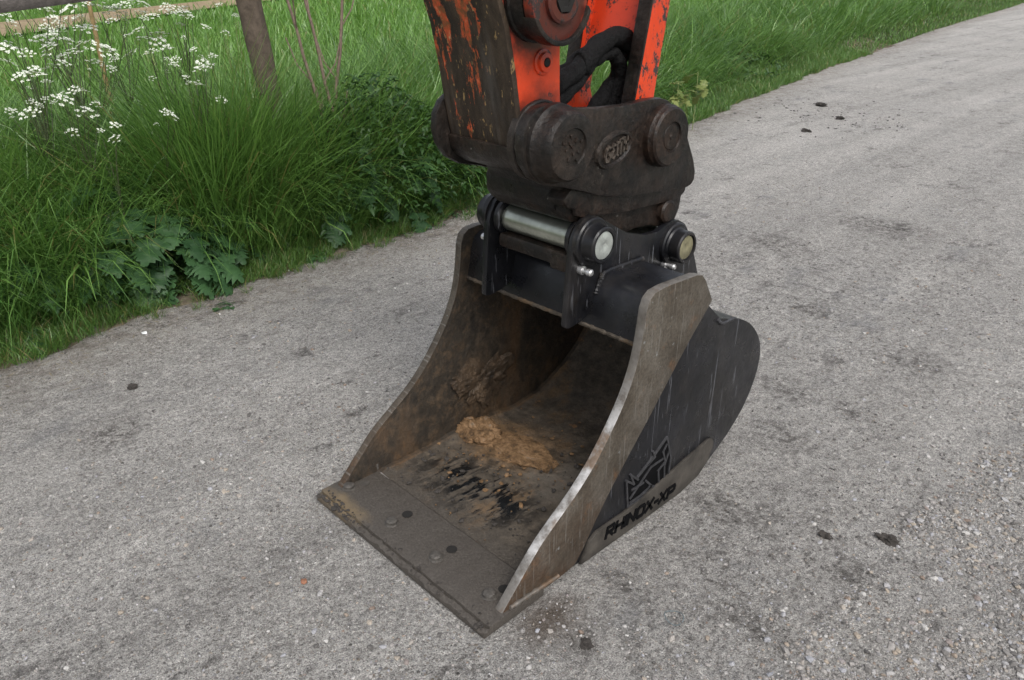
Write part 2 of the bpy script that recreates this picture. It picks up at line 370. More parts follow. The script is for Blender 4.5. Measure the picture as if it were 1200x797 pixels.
def mat_stones():
    t = T('loose_stones')
    c = t.ramp(t.attr('tint'), [(0, (.10, .095, .09)), (.18, (.22, .21, .20)), (.44, (.29, .275, .26)), (.58, (.31, .27, .22)), (.66, (.19, .145, .115)), (.72, (.27, .275, .295)), (.88, (.33, .32, .31)), (1, (.50, .49, .46))])
    c = t.mix(.5, c, t.mix(1, c, t.ramp(t.noise(200, 4, .7), [(.3, .5), (.7, 1.4)]), 'MULTIPLY'))
    t.pbr(c, .8, 0, t.bump(t.noise(250, 3, .6), .4, .002), spec=.3)
    return t.m

def mat_clay():
    t = T('orange_clay')
    c = t.ramp(t.noise(26, 7, .75), [(.34, (.045, .028, .015)), (.46, (.14, .082, .038)), (.58, (.235, .142, .072)), (.70, (.19, .165, .13))])
    t.pbr(c, .7, 0, t.bump(t.noise(60, 6, .75), .8, .010), spec=.35)
    return t.m

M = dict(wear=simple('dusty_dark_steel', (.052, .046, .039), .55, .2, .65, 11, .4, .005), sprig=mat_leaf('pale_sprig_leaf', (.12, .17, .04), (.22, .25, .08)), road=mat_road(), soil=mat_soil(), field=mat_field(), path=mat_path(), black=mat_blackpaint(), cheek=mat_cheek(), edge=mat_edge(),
         floor=mat_floor(), blade=mat_blade(), grease=mat_grease(), cast=mat_grease('worn_brown_cast_steel', .9), orange=mat_orange(.25),
         chipped=mat_orange(1.15, 'chipped_orange_paint'), dipfront=mat_dipfront(), stones=mat_stones(), clay=mat_clay(), darkclay=simple('black_brown_clay', (.060, .040, .024), .6, 0, .85, 16, .8, .012),
         pin=simple('greased_chrome_pin', (.40, .42, .36), .3, .85, .25, 14), pinend=simple('bare_pin_end', (.50, .53, .50), .45, .6, .3, 26, .4),
         pinend2=simple('tarnished_pin_end', (.26, .24, .15), .5, .5, .5, 22, .4),
         nipple=simple('zinc_fitting', (.6, .6, .6), .35, .8), rubber=simple('black_woven_sleeve', (.009, .009, .0095), .8, 0, .5, 34, 1, .014, .2),
         bolt=simple('silted_bolt', (.075, .068, .06), .6, .2, .35, 60, .5), hole=simple('dark_hole', (.008, .007, .006), .9),
         ink=simple('black_letter_paint', (.003, .003, .0035), .8, spec=.1), rib=simple('scraped_black_steel', (.045, .045, .049), .45, .3, .5, 60),
         pinkred=mat_orange(.75, 'faded_orange_paint'),
         wood=simple('weathered_wood', (.105, .082, .064), .85, 0, .35, 24, .8, .006, .25), rail=simple('grey_weathered_wood', (.12, .105, .1), .85, 0, .35, 20, .8, .006, .25),
         tan=simple('tan_stake_wood', (.27, .19, .085), .8), twig=simple('bare_twig_bark', (.16, .115, .09), .85, 0, .4, 60),
         clod=simple('dark_mud', (.045, .039, .034), .8, 0, .4, 40, .8, .01), brick=simple('brick_pebble', (.26, .12, .07), .8, 0, .3, 80),
         white=simple('white_scrap', (.75, .76, .76), .6), wire=simple('grey_wire', (.16, .20, .21), .5, .3),
         petal=simple('white_petals', (.66, .69, .60), .7, 0, .08, 60), stem=simple('dark_green_stem', (.050, .062, .026), .6, 0, .4, 40),
         stem_pale=simple('pale_green_stem', (.17, .21, .07), .6, 0, .3, 40),
         leaf=mat_leaf('hogweed_leaf', (.024, .066, .024), (.066, .150, .055)), yleaf=mat_leaf('yellowed_leaf', (.26, .25, .03), (.42, .36, .05)),
         nettle=mat_leaf('weed_leaf', (.022, .06, .015), (.055, .125, .03)), wilt=mat_leaf('wilted_leaf', (.03, .06, .025), (.06, .10, .04)),
         tall=mat_grass('tall_grass', (.028, .10, .018), (.20, .36, .085), (.26, .24, .09)),
         short=mat_grass('short_grass', (.045, .115, .020), (.15, .28, .062), (.30, .25, .11)),
         far=mat_grass('meadow_grass', (.06, .155, .022), (.18, .34, .068), (.26, .26, .1)),
         straw=mat_grass('straw', (.26, .20, .08), (.42, .33, .15), (.42, .33, .15)))

# ------------------------------------------------------------------ object helpers
def props(o, label=None, cat=None, group=None, kind=None):
    if label: o['label'] = label
    if cat: o['category'] = cat
    if group: o['group'] = group
    if kind: o['kind'] = kind
    return o
def empty(name, loc, label, cat, group=None):
    o = bpy.data.objects.new(name, None); o.location = loc; o.empty_display_size = .1; COL.objects.link(o)
    return props(o, label, cat, group)
def link(name, me, mat, parent=None):
    o = bpy.data.objects.new(name, me); COL.objects.link(o)
    if mat is not None and not me.materials: me.materials.append(mat)
    if parent is not None:
        o.parent = parent
        p = parent; off = Vector(p.location)
        while p.parent: p = p.parent; off += Vector(p.location)
        me.transform(Matrix.Translation(-off))
    return o
def finish(bm, name, mat, parent=None, ang=32):
    bmesh.ops.recalc_face_normals(bm, faces=bm.faces)
    for f in bm.faces: f.smooth = True
    a = math.radians(ang)
    for e in bm.edges:
        if len(e.link_faces) == 2:
            try: e.smooth = e.calc_face_angle() < a
            except Exception: e.smooth = False
    me = bpy.data.meshes.new(name); bm.to_mesh(me); bm.free()
    return link(name, me, mat, parent)
def bevel(bm, w, seg=2, ang=28):
    if w <= 0: return
    es = [e for e in bm.edges if len(e.link_faces) == 2 and e.calc_face_angle() > math.radians(ang)]
    bmesh.ops.bevel(bm, geom=es, offset=w, segments=seg, profile=.6, affect='EDGES', clamp_overlap=True)
def plate_bm(pts, x0, x1, bm=None, bw=.004, dents=0):
    """outline in (y, z), thickness from x0 to x1"""
    b = bmesh.new()
    A = [b.verts.new((x0, y, z)) for y, z in pts]; B = [b.verts.new((x1, y, z)) for y, z in pts]
    b.faces.new(A); b.faces.new(B[::-1])
    n = len(pts)
    for i in range(n): b.faces.new((A[i], B[i], B[(i + 1) % n], A[(i + 1) % n]))
    bmesh.ops.recalc_face_normals(b, faces=b.faces)
    bevel(b, bw)
    if bm is None: return b
    me = bpy.data.meshes.new('t'); b.to_mesh(me); b.free(); bm.from_mesh(me); bpy.data.meshes.remove(me)
    return bm
def box_bm(c, s, bm=None, rot=None, bw=.003):
    b = bmesh.new(); bmesh.ops.create_cube(b, size=1)
    for v in b.verts: v.co = Vector((v.co.x * s[0], v.co.y * s[1], v.co.z * s[2]))
    bevel(b, bw)
    if rot is not None: bmesh.ops.transform(b, matrix=rot, verts=b.verts)
    bmesh.ops.translate(b, vec=c, verts=b.verts)
    if bm is None: return b
    me = bpy.data.meshes.new('t'); b.to_mesh(me); b.free(); bm.from_mesh(me); bpy.data.meshes.remove(me)
    return bm
def lathe_bm(prof, cy, cz, seg=44, bm=None, axis='x', wob=0):
    """prof: list of (x, r) along the axis, closed at both ends"""
    bm = bm or bmesh.new(); rings = []
    for x, r in prof:
        ring = []
        for k in range(seg):
            a = 2 * math.pi * k / seg
            rr = r * (1 + wob * math.sin(a * 3 + x * 40))
            ring.append(bm.verts.new((x, cy + rr * math.cos(a), cz + rr * math.sin(a))))
        rings.append(ring)
    for a, b in zip(rings, rings[1:]):
        for k in range(seg): bm.faces.new((a[k], b[k], b[(k + 1) % seg], a[(k + 1) % seg]))
    bm.faces.new(rings[0]); bm.faces.new(rings[-1][::-1])
    return bm
def spline(pts, n):
    P = [Vector(p) for p in pts]; P = [P[0] * 2 - P[1]] + P + [P[-1] * 2 - P[-2]]; out = []
    for i in range(1, len(P) - 2):
        for k in range(n):
            t = k / n; a, b, c, d = P[i - 1:i + 3]
            out.append(.5 * ((2 * b) + (c - a) * t + (2 * a - 5 * b + 4 * c - d) * t * t + (3 * b - a - 3 * c + d) * t ** 3))
    out.append(P[-2]); return out
def tube_bm(pts, r, seg=12, bm=None, rfun=None):
    bm = bm or bmesh.new(); rings = []; up = Vector((.3, .2, 1)).normalized(); n = len(pts)
    for i, p in enumerate(pts):
        t = (pts[min(i + 1, n - 1)] - pts[max(i - 1, 0)]).normalized()
        u = t.cross(up)
        if u.length < .05: u = t.cross(Vector((1, 0, 0)))
        u.normalize(); v = t.cross(u)
        rr = r if rfun is None else rfun(i / (n - 1))
        rings.append([bm.verts.new(p + (u * math.cos(2 * math.pi * k / seg) + v * math.sin(2 * math.pi * k / seg)) * (rr if not callable(rr) else rr(k))) for k in range(seg)])
    for a, b in zip(rings, rings[1:]):
        for k in range(seg): bm.faces.new((a[k], b[k], b[(k + 1) % seg], a[(k + 1) % seg]))
    bm.faces.new(rings[0]); bm.faces.new(rings[-1][::-1])
    return bm
def np_mesh(name, V, F, mat, attrs=None, smooth=True):
    """V (n,3), F (m,k) equal-size polygons or list of such arrays"""
    me = bpy.data.meshes.new(name)
    Fs = F if isinstance(F, list) else [F]
    idx = np.concatenate([f.ravel() for f in Fs]); cnt = np.concatenate([np.full(len(f), f.shape[1]) for f in Fs])
    me.vertices.add(len(V)); me.vertices.foreach_set('co', np.ascontiguousarray(V, dtype=np.float32).ravel())
    me.loops.add(len(idx)); me.loops.foreach_set('vertex_index', idx.astype(np.int32))
    me.polygons.add(len(cnt)); st = np.concatenate(([0], np.cumsum(cnt)[:-1]))
    me.polygons.foreach_set('loop_start', st.astype(np.int32))
    me.polygons.foreach_set('use_smooth', np.full(len(cnt), smooth))
    for k, a in (attrs or {}).items():
        at = me.attributes.new(k, 'FLOAT', 'POINT'); at.data.foreach_set('value', np.ascontiguousarray(a, dtype=np.float32))
    me.update(calc_edges=True); me.validate()
    me.materials.append(mat)
    return me

def vnoise(x, y, seed=0):
    """cheap smooth 2-D value noise, 0..1"""
    xi = np.floor(x).astype(np.int64); yi = np.floor(y).astype(np.int64); fx = x - xi; fy = y - yi
    def h(a, b):
        n = (a * 374761393 + b * 668265263 + seed * 1442695041) & 0x7fffffff
        n = (n ^ (n >> 13)) * 1274126177 & 0x7fffffff
        return ((n ^ (n >> 16)) & 0xffff) / 65535.0
    fx = fx * fx * (3 - 2 * fx); fy = fy * fy * (3 - 2 * fy)
    return (h(xi, yi) * (1 - fx) + h(xi + 1, yi) * fx) * (1 - fy) + (h(xi, yi + 1) * (1 - fx) + h(xi + 1, yi + 1) * fx) * fy
def fbm(x, y, seed=0, o=4):
    s = 0; a = .5; t = 0
    for k in range(o): s = s + a * vnoise(x * 2 ** k, y * 2 ** k, seed + k); t += a; a *= .55
    return s / t

# ------------------------------------------------------------------ ground, road, verge
EY = np.array([-40, -3, -.5, 0, .9, 2.3, 4.3, 6.27, 7.44, 10.46, 13.06, 20.4, 32.2, 70, 400])
EX = np.array([-2.2, -2.5, -2.56, -2.62, -2.74, -2.84, -3.18, -3.6, -3.9, -4.5, -4.94, -6.17, -7.85, -14, -75])
def xe(y): return np.interp(y, EY, EX)
def edge_wob(y): return .20 * (fbm(y * 2.1, y * 0 + 3.3, 5, 4) - .5) + .10 * (fbm(y * 9, y * 0 + 1.3, 9, 3) - .5)
def bank(s):
    s = np.asarray(s, dtype=float)
    return .26 * np.clip((s - .15) / 1.1, 0, 1) ** 1.3
def gz(x, y):
    s = xe(y) - x
    return np.where(s > 0, bank(s) + .05 * np.clip(s, 0, 1) * (fbm(x * 2, y * 2, 3, 3) - .5), 0.0)

def grid(xs, ys):
    X, Y = np.meshgrid(xs, ys, indexing='ij'); nx, ny = X.shape
    I = np.arange(nx * ny).reshape(nx, ny)
    F = np.stack([I[:-1, :-1], I[1:, :-1], I[1:, 1:], I[:-1, 1:]], -1).reshape(-1, 4)
    return X, Y, F
# meadow: one sheet to the horizon
ss = np.concatenate([np.linspace(0, 2.4, 30), [3, 4, 6, 10, 20, 50, 120, 300, 700]])
ys = np.concatenate([[-700, -300, -80, -20, -8], np.arange(-4, 16, .15), np.arange(16, 45, 1.), [60, 100, 200, 400, 800]])
SS, YY, F = grid(ss, ys)
wob = edge_wob(YY)
XX = xe(YY) + .08 + wob * (SS < .2) - SS
ZZ = np.where(SS < .12, -.03 + .09 * (SS > .04) * 0, 0) + gz(XX, YY) + .012 * (SS > .05) * (SS < .5)
o = link('ground', np_mesh('ground', np.stack([XX, YY, ZZ], -1).reshape(-1, 3), F[:, ::-1], M['field'], {'far': np.clip((SS - 1.8) / 5, 0, 1).ravel()}), None); props(o, kind='structure')
# brown soil skirt between track and grass
ss = np.linspace(0, .75, 26); ysv = np.arange(-5, 16, .05)
SS, YY, F = grid(ss, ysv)
XX = xe(YY) + .05 + edge_wob(YY) - SS
ZZ = np.maximum(gz(XX, YY), 0) + .016 * np.clip(SS / .1, 0, 1) + .018 * (fbm(XX * 9, YY * 9, 2, 4) - .35) * np.clip(SS / .05, 0, 1) * np.clip((.75 - SS) / .1, 0, 1) - .012 * (SS < .02) - .02 * (SS > .72)
o = link('verge_soil', np_mesh('verge_soil', np.stack([XX, YY, ZZ], -1).reshape(-1, 3), F[:, ::-1], M['soil']), None); props(o, kind='structure')

def zroad(x, y):
    f = np.clip(1.0 - (np.abs(y - 1.5) - 4.5) / 2, 0, 1)
    return .004 + f * (.016 * (fbm(x * 1.3, y * .8, 21, 3) - .5) + .007 * (fbm(x * 9, y * 7, 31, 4) - .5) + .006 * (fbm(x * 42, y * 42, 41, 2) - .5)) * np.clip(1.3 - 0 * x, 0, 1) 
# distance to bucket footprint -> flat ground under it
def flat(x, y):
    dx = np.maximum(np.maximum(-.83 - x, x - .02), 0); dy = np.maximum(np.maximum(-.02 - y, y - 1.0), 0)
    return np.clip(np.hypot(dx, dy) / .12, 0, 1)
def zr(x, y):
    k = flat(x, y)
    sag = -.016 * np.exp(-((y - .68) / .33) ** 2) * np.exp(-((x + .15) / .4) ** 2)
    return zroad(x, y) * k - .002 * (1 - k) + sag
def road_part(us, ysv):
    U, YY, F = grid(us, ysv)
    X0 = xe(YY) - .12
    XX = X0 + U
    ZZ = zr(XX, YY)
    return XX, YY, ZZ, F
us = np.concatenate([np.arange(0, 4.6, .02), [5, 5.6, 6.5, 8, 11]])
ysv = np.concatenate([[-700, -300, -90, -30, -10, -5, -3], np.arange(-1.6, 6.5, .022), np.arange(6.6, 14, .12), np.arange(14, 45, 1), [60, 100, 200, 400, 800]])
XX, YY, ZZ, F = road_part(us, ysv)
edge = (XX - xe(YY) - edge_wob(YY)).ravel()
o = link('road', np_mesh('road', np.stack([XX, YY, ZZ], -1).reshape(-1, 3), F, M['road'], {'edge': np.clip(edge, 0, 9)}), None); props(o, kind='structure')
# ground right of the track, out of frame
me = np_mesh('meadow', np.array([[8.5, -700, -.02], [800, -700, -.02], [800, 800, -.02], [-40, 800, -.02], [3, 40, -.02], [6, 10, -.02], [8, -10, -.02]]), np.array([[0, 1, 2, 3, 4, 5, 6]]), M['field'], {'far': np.ones(7)})
o = link('right_meadow', me, None); props(o, kind='structure')
# dry path across the meadow
pa = [(-6, -13), (-10, -5.5), (-15.8, 2.85), (-18.6, 6.0), (-22.2, 10.5), (-30, 20), (-45, 40)]
pb = [(-9, -14), (-13.5, -5.8), (-19.2, 3.5), (-21.6, 6.6), (-25.6, 11.8), (-33.5, 21), (-48.5, 41)]
V = []; 
for (a, b) in zip(pa, pb):
    for q in range(5): t = q / 4; V.append((a[0] + (b[0] - a[0]) * t, a[1] + (b[1] - a[1]) * t, .31 + .01 * math.sin(q * 2.1)))
Fp = np.array([[i * 5 + q, i * 5 + q + 1, (i + 1) * 5 + q + 1, (i + 1) * 5 + q] for i in range(len(pa) - 1) for q in range(4)])
o = link('path', np_mesh('path', np.array(V), Fp, M['path']), None); props(o, kind='structure')

# ------------------------------------------------------------------ the bucket
BX0, BX1 = -.811, 0.0
def mx(x): return BX0 + BX1 - x          # mirror to the left side
bucket = empty('excavator_bucket', (-.405, .6, 0), 'black steel digging bucket with muddy inside resting on the grey track', 'bucket')
OUT = [(.20, .004), (.90, -.006), (1.00, .008), (1.10, .048), (1.198, .106), (1.276, .180), (1.322, .27), (1.331, .35), (1.307, .42), (1.24, .494), (1.153, .545), (1.06, .574), (1.0, .60), (.945, .655)]
def smooth_poly(P, n): return [(p.x, p.y) for p in spline([(a, b, 0) for a, b in P], n)]
SO = [(.20, .004), (.60, -.003), (.88, -.006)] + smooth_poly(OUT[1:], 5)[1:]
def offset(P, d):
    out = []
    for i, p in enumerate(P):
        a = Vector(P[max(i - 1, 0)]); b = Vector(P[min(i + 1, len(P) - 1)]); t = (b - a).normalized()
        out.append((p[0] - t.y * d, p[1] + t.x * d))
    return out
SI = offset(SO, .022)
bm = bmesh.new(); nx = 30
rows = []
for side, P in ((0, SO), (1, SI)):
    rr = []
    for i, (y, z) in enumerate(P):
        rr.append([bm.verts.new((-.775 + (.739) * k / nx, y, z)) for k in range(nx + 1)])
    rows.append(rr)
for rr in rows:
    for a, b in zip(rr, rr[1:]):
        for k in range(nx): bm.faces.new((a[k], a[k + 1], b[k + 1], b[k]))
for k in range(nx):
    bm.faces.new((rows[0][0][k], rows[0][0][k + 1], rows[1][0][k + 1], rows[1][0][k])); bm.faces.new((rows[0][-1][k], rows[0][-1][k + 1], rows[1][-1][k + 1], rows[1][-1][k]))
for e in (0, nx):
    for i in range(len(SO) - 1): bm.faces.new((rows[0][i][e], rows[0][i + 1][e], rows[1][i + 1][e], rows[1][i][e]))
shell = finish(bm, 'shell', M['black'], bucket)
# mud lining over the inside of the shell (caked, uneven)
ns = 90; nxx = 90
PI_ = [Vector((a, b)) for a, b in SI]
cum = [0]
for a, b in zip(PI_, PI_[1:]): cum.append(cum[-1] + (b - a).length)
tt = np.linspace(0, cum[-1] - .02, ns); py = np.interp(tt, cum, [p.x for p in PI_]); pz = np.interp(tt, cum, [p.y for p in PI_])
xs = np.linspace(-.772, -.039, nxx)
XX, TT, F = grid(xs, tt)
dy = np.gradient(py); dz = np.gradient(pz); L = np.hypot(dy, dz); ny_, nz_ = -dz / L, dy / L
hh = .004 + .014 * np.clip(fbm(XX * 9, TT * 9, 61, 5) - .38, 0, 1) * np.clip(TT / .15, 0, 1) + .02 * np.exp(-((XX + .775) / .05) ** 2) * fbm(XX * 8, TT * 14, 3, 3) + .012 * np.exp(-((XX + .036) / .04) ** 2)
hh = hh * np.clip(TT / .05, 0.2, 1)
V = np.stack([XX, py[None, :] + ny_[None, :] * hh, pz[None, :] + nz_[None, :] * hh], -1).reshape(-1, 3)
link('mud_lining', np_mesh('mud_lining', V, F, M['floor']), None, bucket)
# side plates
SIDE = [(.09, .010)] + smooth_poly([(.16, .104), (.228, .168), (.300, .218), (.373, .268), (.443, .330), (.506, .406), (.560, .488), (.595, .566), (.612, .633), (.620, .690), (.632, .745)], 3) + [ (.70, .775), (.845, .770), (.95, .655), (1.03, .585), (1.06, .577)] \
       + [p for p in smooth_poly(OUT[1:], 4)[::-1] if p[0] > 1.07 or p[1] < .2] + [(.5, -.006)]
CHEEK = [(.072, .030)] + smooth_poly([(.15, .110), (.218, .176), (.292, .228), (.365, .278), (.435, .340), (.498, .416), (.552, .496), (.586, .570), (.603, .635), (.611, .690), (.617, .745)], 3) + [ (.628, .772), (.650, .787), (.695, .791), (.848, .784), (.878, .775), (.900, .752), (.948, .676), (.869, .598), (.80, .525), (.735, .452), (.67, .378), (.60, .304), (.522, .218), (.455, .135), (.40, .055), (.364, .016), (.291, .010), (.084, .012)]
WEAR = [(.395, -.004), (.43, .062), (.465, .080), (.587, .078), (.70, .088), (.82, .106), (.98, .129), (1.04, .137), (1.066, .128), (1.075, .10), (1.05, .045), (1.0, .010), (.90, -.008), (.60, -.008)]
for sgn in (0, 1):
    X = (lambda x: x) if sgn == 0 else mx
    finish(plate_bm(SIDE, X(-.0415), X(-.022), bw=.003), 'side_plate', M['black'] if sgn == 0 else M['floor'], bucket)
    ck = plate_bm(CHEEK, X(-.040), X(-.010), bw=.005)
    c = finish(ck, 'side_cutter', M['cheek'] if sgn == 0 else M['floor'], bucket)
    # bare rubbed steel along the leading edge
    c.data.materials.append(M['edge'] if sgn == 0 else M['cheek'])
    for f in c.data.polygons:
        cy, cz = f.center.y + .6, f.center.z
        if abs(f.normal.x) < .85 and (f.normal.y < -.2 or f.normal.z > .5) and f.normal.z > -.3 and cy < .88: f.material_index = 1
    wp = finish(plate_bm(WEAR, X(-.023), X(-.012), bw=.003), 'wear_plate', M['wear'], bucket)
    # weld bead along the cutter foot
    pts = spline([(X(-.006), .10, .040), (X(-.006), .20, .034), (X(-.008), .29, .026)], 10)
    finish(tube_bm(pts, .007, 8, rfun=lambda t: .0065 + .0015 * math.sin(t * 90)), 'weld_bead', M['edge'], bucket)
    pts = spline([(X(-.022), 1.01, .59), (X(-.022), 1.04, .566), (X(-.022), 1.10, .560)], 8)
    finish(tube_bm(pts, .006, 8, rfun=lambda t: .006 + .0015 * math.sin(t * 40)), 'weld_bead', M['rib'], bucket)
# blade
bm = plate_bm([(.0, .004), (.002, .018), (.017, .024), (.0175, .019), (.021, .019), (.022, .030), (.07, .033), (.215, .031), (.224, .026), (.224, .004)], BX0, BX1, bw=.0015)
bmesh.ops.subdivide_edges(bm, edges=[e for e in bm.edges if abs(e.verts[0].co.x - e.verts[1].co.x) > .5], cuts=50, use_grid_fill=True)
for v in bm.verts:
    if v.co.z > .012:
        n = math.sin(v.co.x * 37) + math.sin(v.co.x * 91 + 1) + math.sin(v.co.x * 171 + 2)
        v.co.z += .0012 * n * (1 if v.co.y < .03 else .4)
        if v.co.y < .02: v.co.y += .0018 * n
blade = finish(bm, 'cutting_blade', M['blade'], bucket)
for i, (bx, by) in enumerate([(-.757, .092), (-.516, .087), (-.30, .086), (-.083, .096)]):
    bm = bmesh.new(); zt = .031
    lathe = lathe_bm([(0, .023), (.003, .023), (.005, .0185), (.013, .0175), (.0155, .015), (.017, .008)], 0, 0, 24 if i else 10)
    bmesh.ops.rotate(lathe, cent=(0, 0, 0), matrix=Matrix.Rotation(-math.pi / 2, 3, 'Y'), verts=lathe.verts)
    for v in lathe.verts: v.co += Vector((bx + .0015 * rnd.uniform(-1, 1), by + .0015 * rnd.uniform(-1, 1), zt + .001 * rnd.uniform(-1, 1)))
    finish(lathe, 'blade_bolt', M['bolt'], bucket)
for (bx, by) in [(-.515, .146), (-.295, .141), (-.072, .141), (-.742, .143)]:
    h = lathe_bm([(0, .0165), (.0008, .0165)], 0, 0, 24)
    bmesh.ops.rotate(h, cent=(0, 0, 0), matrix=Matrix.Rotation(-math.pi / 2, 3, 'Y'), verts=h.verts)
    bmesh.ops.translate(h, vec=(bx, by, .0335), verts=h.verts)
    finish(h, 'bolt_hole', M['hole'] if bx > -.7 else M['bolt'], bucket)
# crossbar
CB = [(.637, .622), (.645, .66), (.662, .738), (.674, .757), (.693, .770), (.72, .774), (.865, .768), (.94, .665), (.925, .64), (.80, .62), (.665, .612)]
finish(plate_bm(CB, -.770, -.041, bw=.004), 'crossbar', M['black'], bucket)
finish(tube_bm(spline([(-.772, .641, .619), (-.5, .641, .617), (-.25, .641, .619), (-.04, .641, .618)], 24), .009, 8, rfun=lambda t: .008 + .002 * math.sin(t * 150) * math.sin(t * 37)), 'weld_bead', M['floor'], bucket)
# hanger ears
EAR = [(.536, .652), (.541, .72), (.546, .80), (.551, .868), (.561, .905), (.580, .936), (.602, .953), (.628, .958), (.655, .951), (.69, .930), (.73, .906), (.797, .869), (.885, .842), (.95, .838), (.985, .848), (1.02, .858), (1.055, .852), (1.095, .830), (1.122, .793), (1.145, .75), (1.17, .70), (1.215, .60), (1.215, .53), (1.10, .55), (.93, .65), (.80, .70), (.68, .71), (.64, .66), (.60, .645), (.55, .640), (.538, .643)]
FP, RP = (.622, .886), (1.030, .780)
for sgn in (0, 1):
    X = (lambda x: x) if sgn == 0 else mx
    finish(plate_bm(EAR, X(-.247), X(-.226), bw=.003), 'hanger_ear', M['black'], bucket)
    for (py_, pz_), rb, xe_ in ((FP, .053, -.170), (RP, .052, -.168)):
        p = [(-.230, .070), (-.214, .070), (-.210, .066), (-.2098, .056), (-.205, rb), (xe_ - .004, rb), (xe_, rb - .004), (xe_, .0415), (xe_ - .006, .0415)]
        finish(lathe_bm([(X(a), r) for a, r in p], py_, pz_), 'boss', M['black'], bucket)
        p = [(-.255, .058), (-.268, .058), (-.274, .052)]
        finish(lathe_bm([(X(a), r) for a, r in p], py_, pz_), 'boss', M['black'], bucket)
    # weld bead where the ear meets the crossbar
    pts = spline([(X(-.221), .655, .72), (X(-.221), .675, .76), (X(-.221), .70, .775), (X(-.221), .87, .772)], 10)
    finish(tube_bm(pts, .008, 8, rfun=lambda t: .008 + .0012 * math.sin(t * 120)), 'weld_bead', M['black'], bucket)
    # grease nipples with lock bolt
    for (gy, gz_) in ((.585, .812), (.99, .722)):
        b = lathe_bm([(X(-.228), .013), (X(-.212), .013), (X(-.211), .008), (X(-.196), .008), (X(-.195), .0105), (X(-.184), .0105), (X(-.180), .006)], gy, gz_, 12)
        finish(b, 'grease_nipple', M['nipple'], bucket)
for (py_, pz_), mt in ((FP, 'pinend'), (RP, 'pinend2')):
    p = [(mx(-.175), .0405), (-.178, .0405), (-.1745, .0395), (-.1735, .036), (-.1732, .010), (-.1738, .009)]
    pin = finish(lathe_bm(p, py_, pz_), 'bucket_pin', M['pin'], bucket)
    pin.data.materials.append(M[mt])
    for f in pin.data.polygons:
        if f.center.x + (-.405) > -.1755 or f.center.x - .405 < -.64: f.material_index = 1
# raised emblem and lettering on the right side: strokes in (y, z) on the plate
def stroke_bm(pl, wd, x0, x1, bm, closed=False):
    P = [Vector(p) for p in pl]; n = len(P)
    for i in range(n - 1):
        a, b = P[i], P[i + 1]; t = (b - a); ln = t.length
        if ln < 1e-6: continue
        t /= ln; a2 = a - t * wd * .35; b2 = b + t * wd * .35; nrm = Vector((-t.y, t.x)) * wd * .5
        q = [a2 + nrm, a2 - nrm, b2 - nrm, b2 + nrm]
        dx = .0002 * i
        lo = [bm.verts.new((x0, v.x, v.y)) for v in q]
        hi = [bm.verts.new((x1 + dx, a2.lerp(v, .96).x if False else v.x, v.y)) for v in q]
        bm.faces.new(hi); bm.faces.new(lo[::-1])
        for k in range(4): bm.faces.new((lo[k], lo[(k + 1) % 4], hi[(k + 1) % 4], hi[k]))
    return bm
GL = {'R': [[(0, 0), (0, 1), (.62, 1), (.7, .85), (.7, .62), (.55, .48), (.05, .48)], [(.3, .48), (.7, 0)]],
      'H': [[(0, 0), (0, 1)], [(.7, 0), (.7, 1)], [(0, .5), (.7, .5)]], 'I': [[(0, 0), (0, 1)]],
      'N': [[(0, 0), (0, 1), (.7, 0), (.7, 1)]], 'O': [[(.12, 0), (0, .15), (0, .85), (.12, 1), (.6, 1), (.72, .85), (.72, .15), (.6, 0), (.12, 0)]],
      'X': [[(0, 0), (.72, 1)], [(0, 1), (.72, 0)]], '-': [[(0, .45), (.34, .45)]],
      'P': [[(0, 0), (0, 1), (.62, 1), (.7, .85), (.7, .6), (.55, .45), (.05, .45)]]}
text = 'RHINOX-XP'; wid = {'I': .28, '-': .55, 'O': 1.0}
cx = 0; place = []
for ch in text: place.append(cx); cx += wid.get(ch, .98)
y0, y1 = .503, .852; hgt = .036
for ch, px in zip(text, place):
    bm = bmesh.new()
    for pl in GL[ch]:
        pts = []
        for (a, b) in pl:
            u = (px + a + b * .18) / (cx - .2)
            yy = y0 + (y1 - y0) * u
            pts.append((yy, .033 - .021 * u + b * hgt))
        stroke_bm(pts, .0108, -.0125, -.0098, bm)
    finish(bm, 'raised_letter', M['ink'], bucket)
EM = [[(225, 470), (222, 320), (262, 338), (245, 285), (285, 312)], [(280, 305), (345, 222), (455, 65), (478, 180), (462, 312)], [(462, 312), (380, 372), (232, 462)],
      [(455, 105), (432, 150), (445, 205), (402, 260), (406, 335)], [(430, 190), (360, 240), (300, 330), (240, 420)], [(330, 318), (362, 348), (300, 402)],
      [(350, 350), (392, 352), (446, 325)], [(372, 150), (384, 180), (345, 226)], [(238, 445), (330, 384), (362, 348)], [(250, 372), (316, 330)], [(470, 135), (440, 230), (438, 322)]]
# the emblem's corner points, measured on the side plate (y, z): an affine fit of the outline sheet
def em(p):
    u, v = p[0] / 4.98 + 690, p[1] / 4.98 + 500
    return EMA[0] * (u - 757) + EMA[1] * (v - 558) + .6975, EMA[2] * (u - 757) + EMA[3] * (v - 558) + .160
EMA = (.00467, .00046, -.00239, -.00347)
for pl in EM:
    bm = bmesh.new(); stroke_bm([em(p) for p in pl], .0068, -.0225, -.0165, bm)
    finish(bm, 'emblem_rib', M['rib'], bucket)
finish(plate_bm([em(p) for p in [(226, 462), (224, 325), (285, 312), (345, 226), (452, 75), (474, 180), (458, 308), (380, 368)]], -.0226, -.0195, bw=.001), 'emblem_panel', M['ink'], bucket)

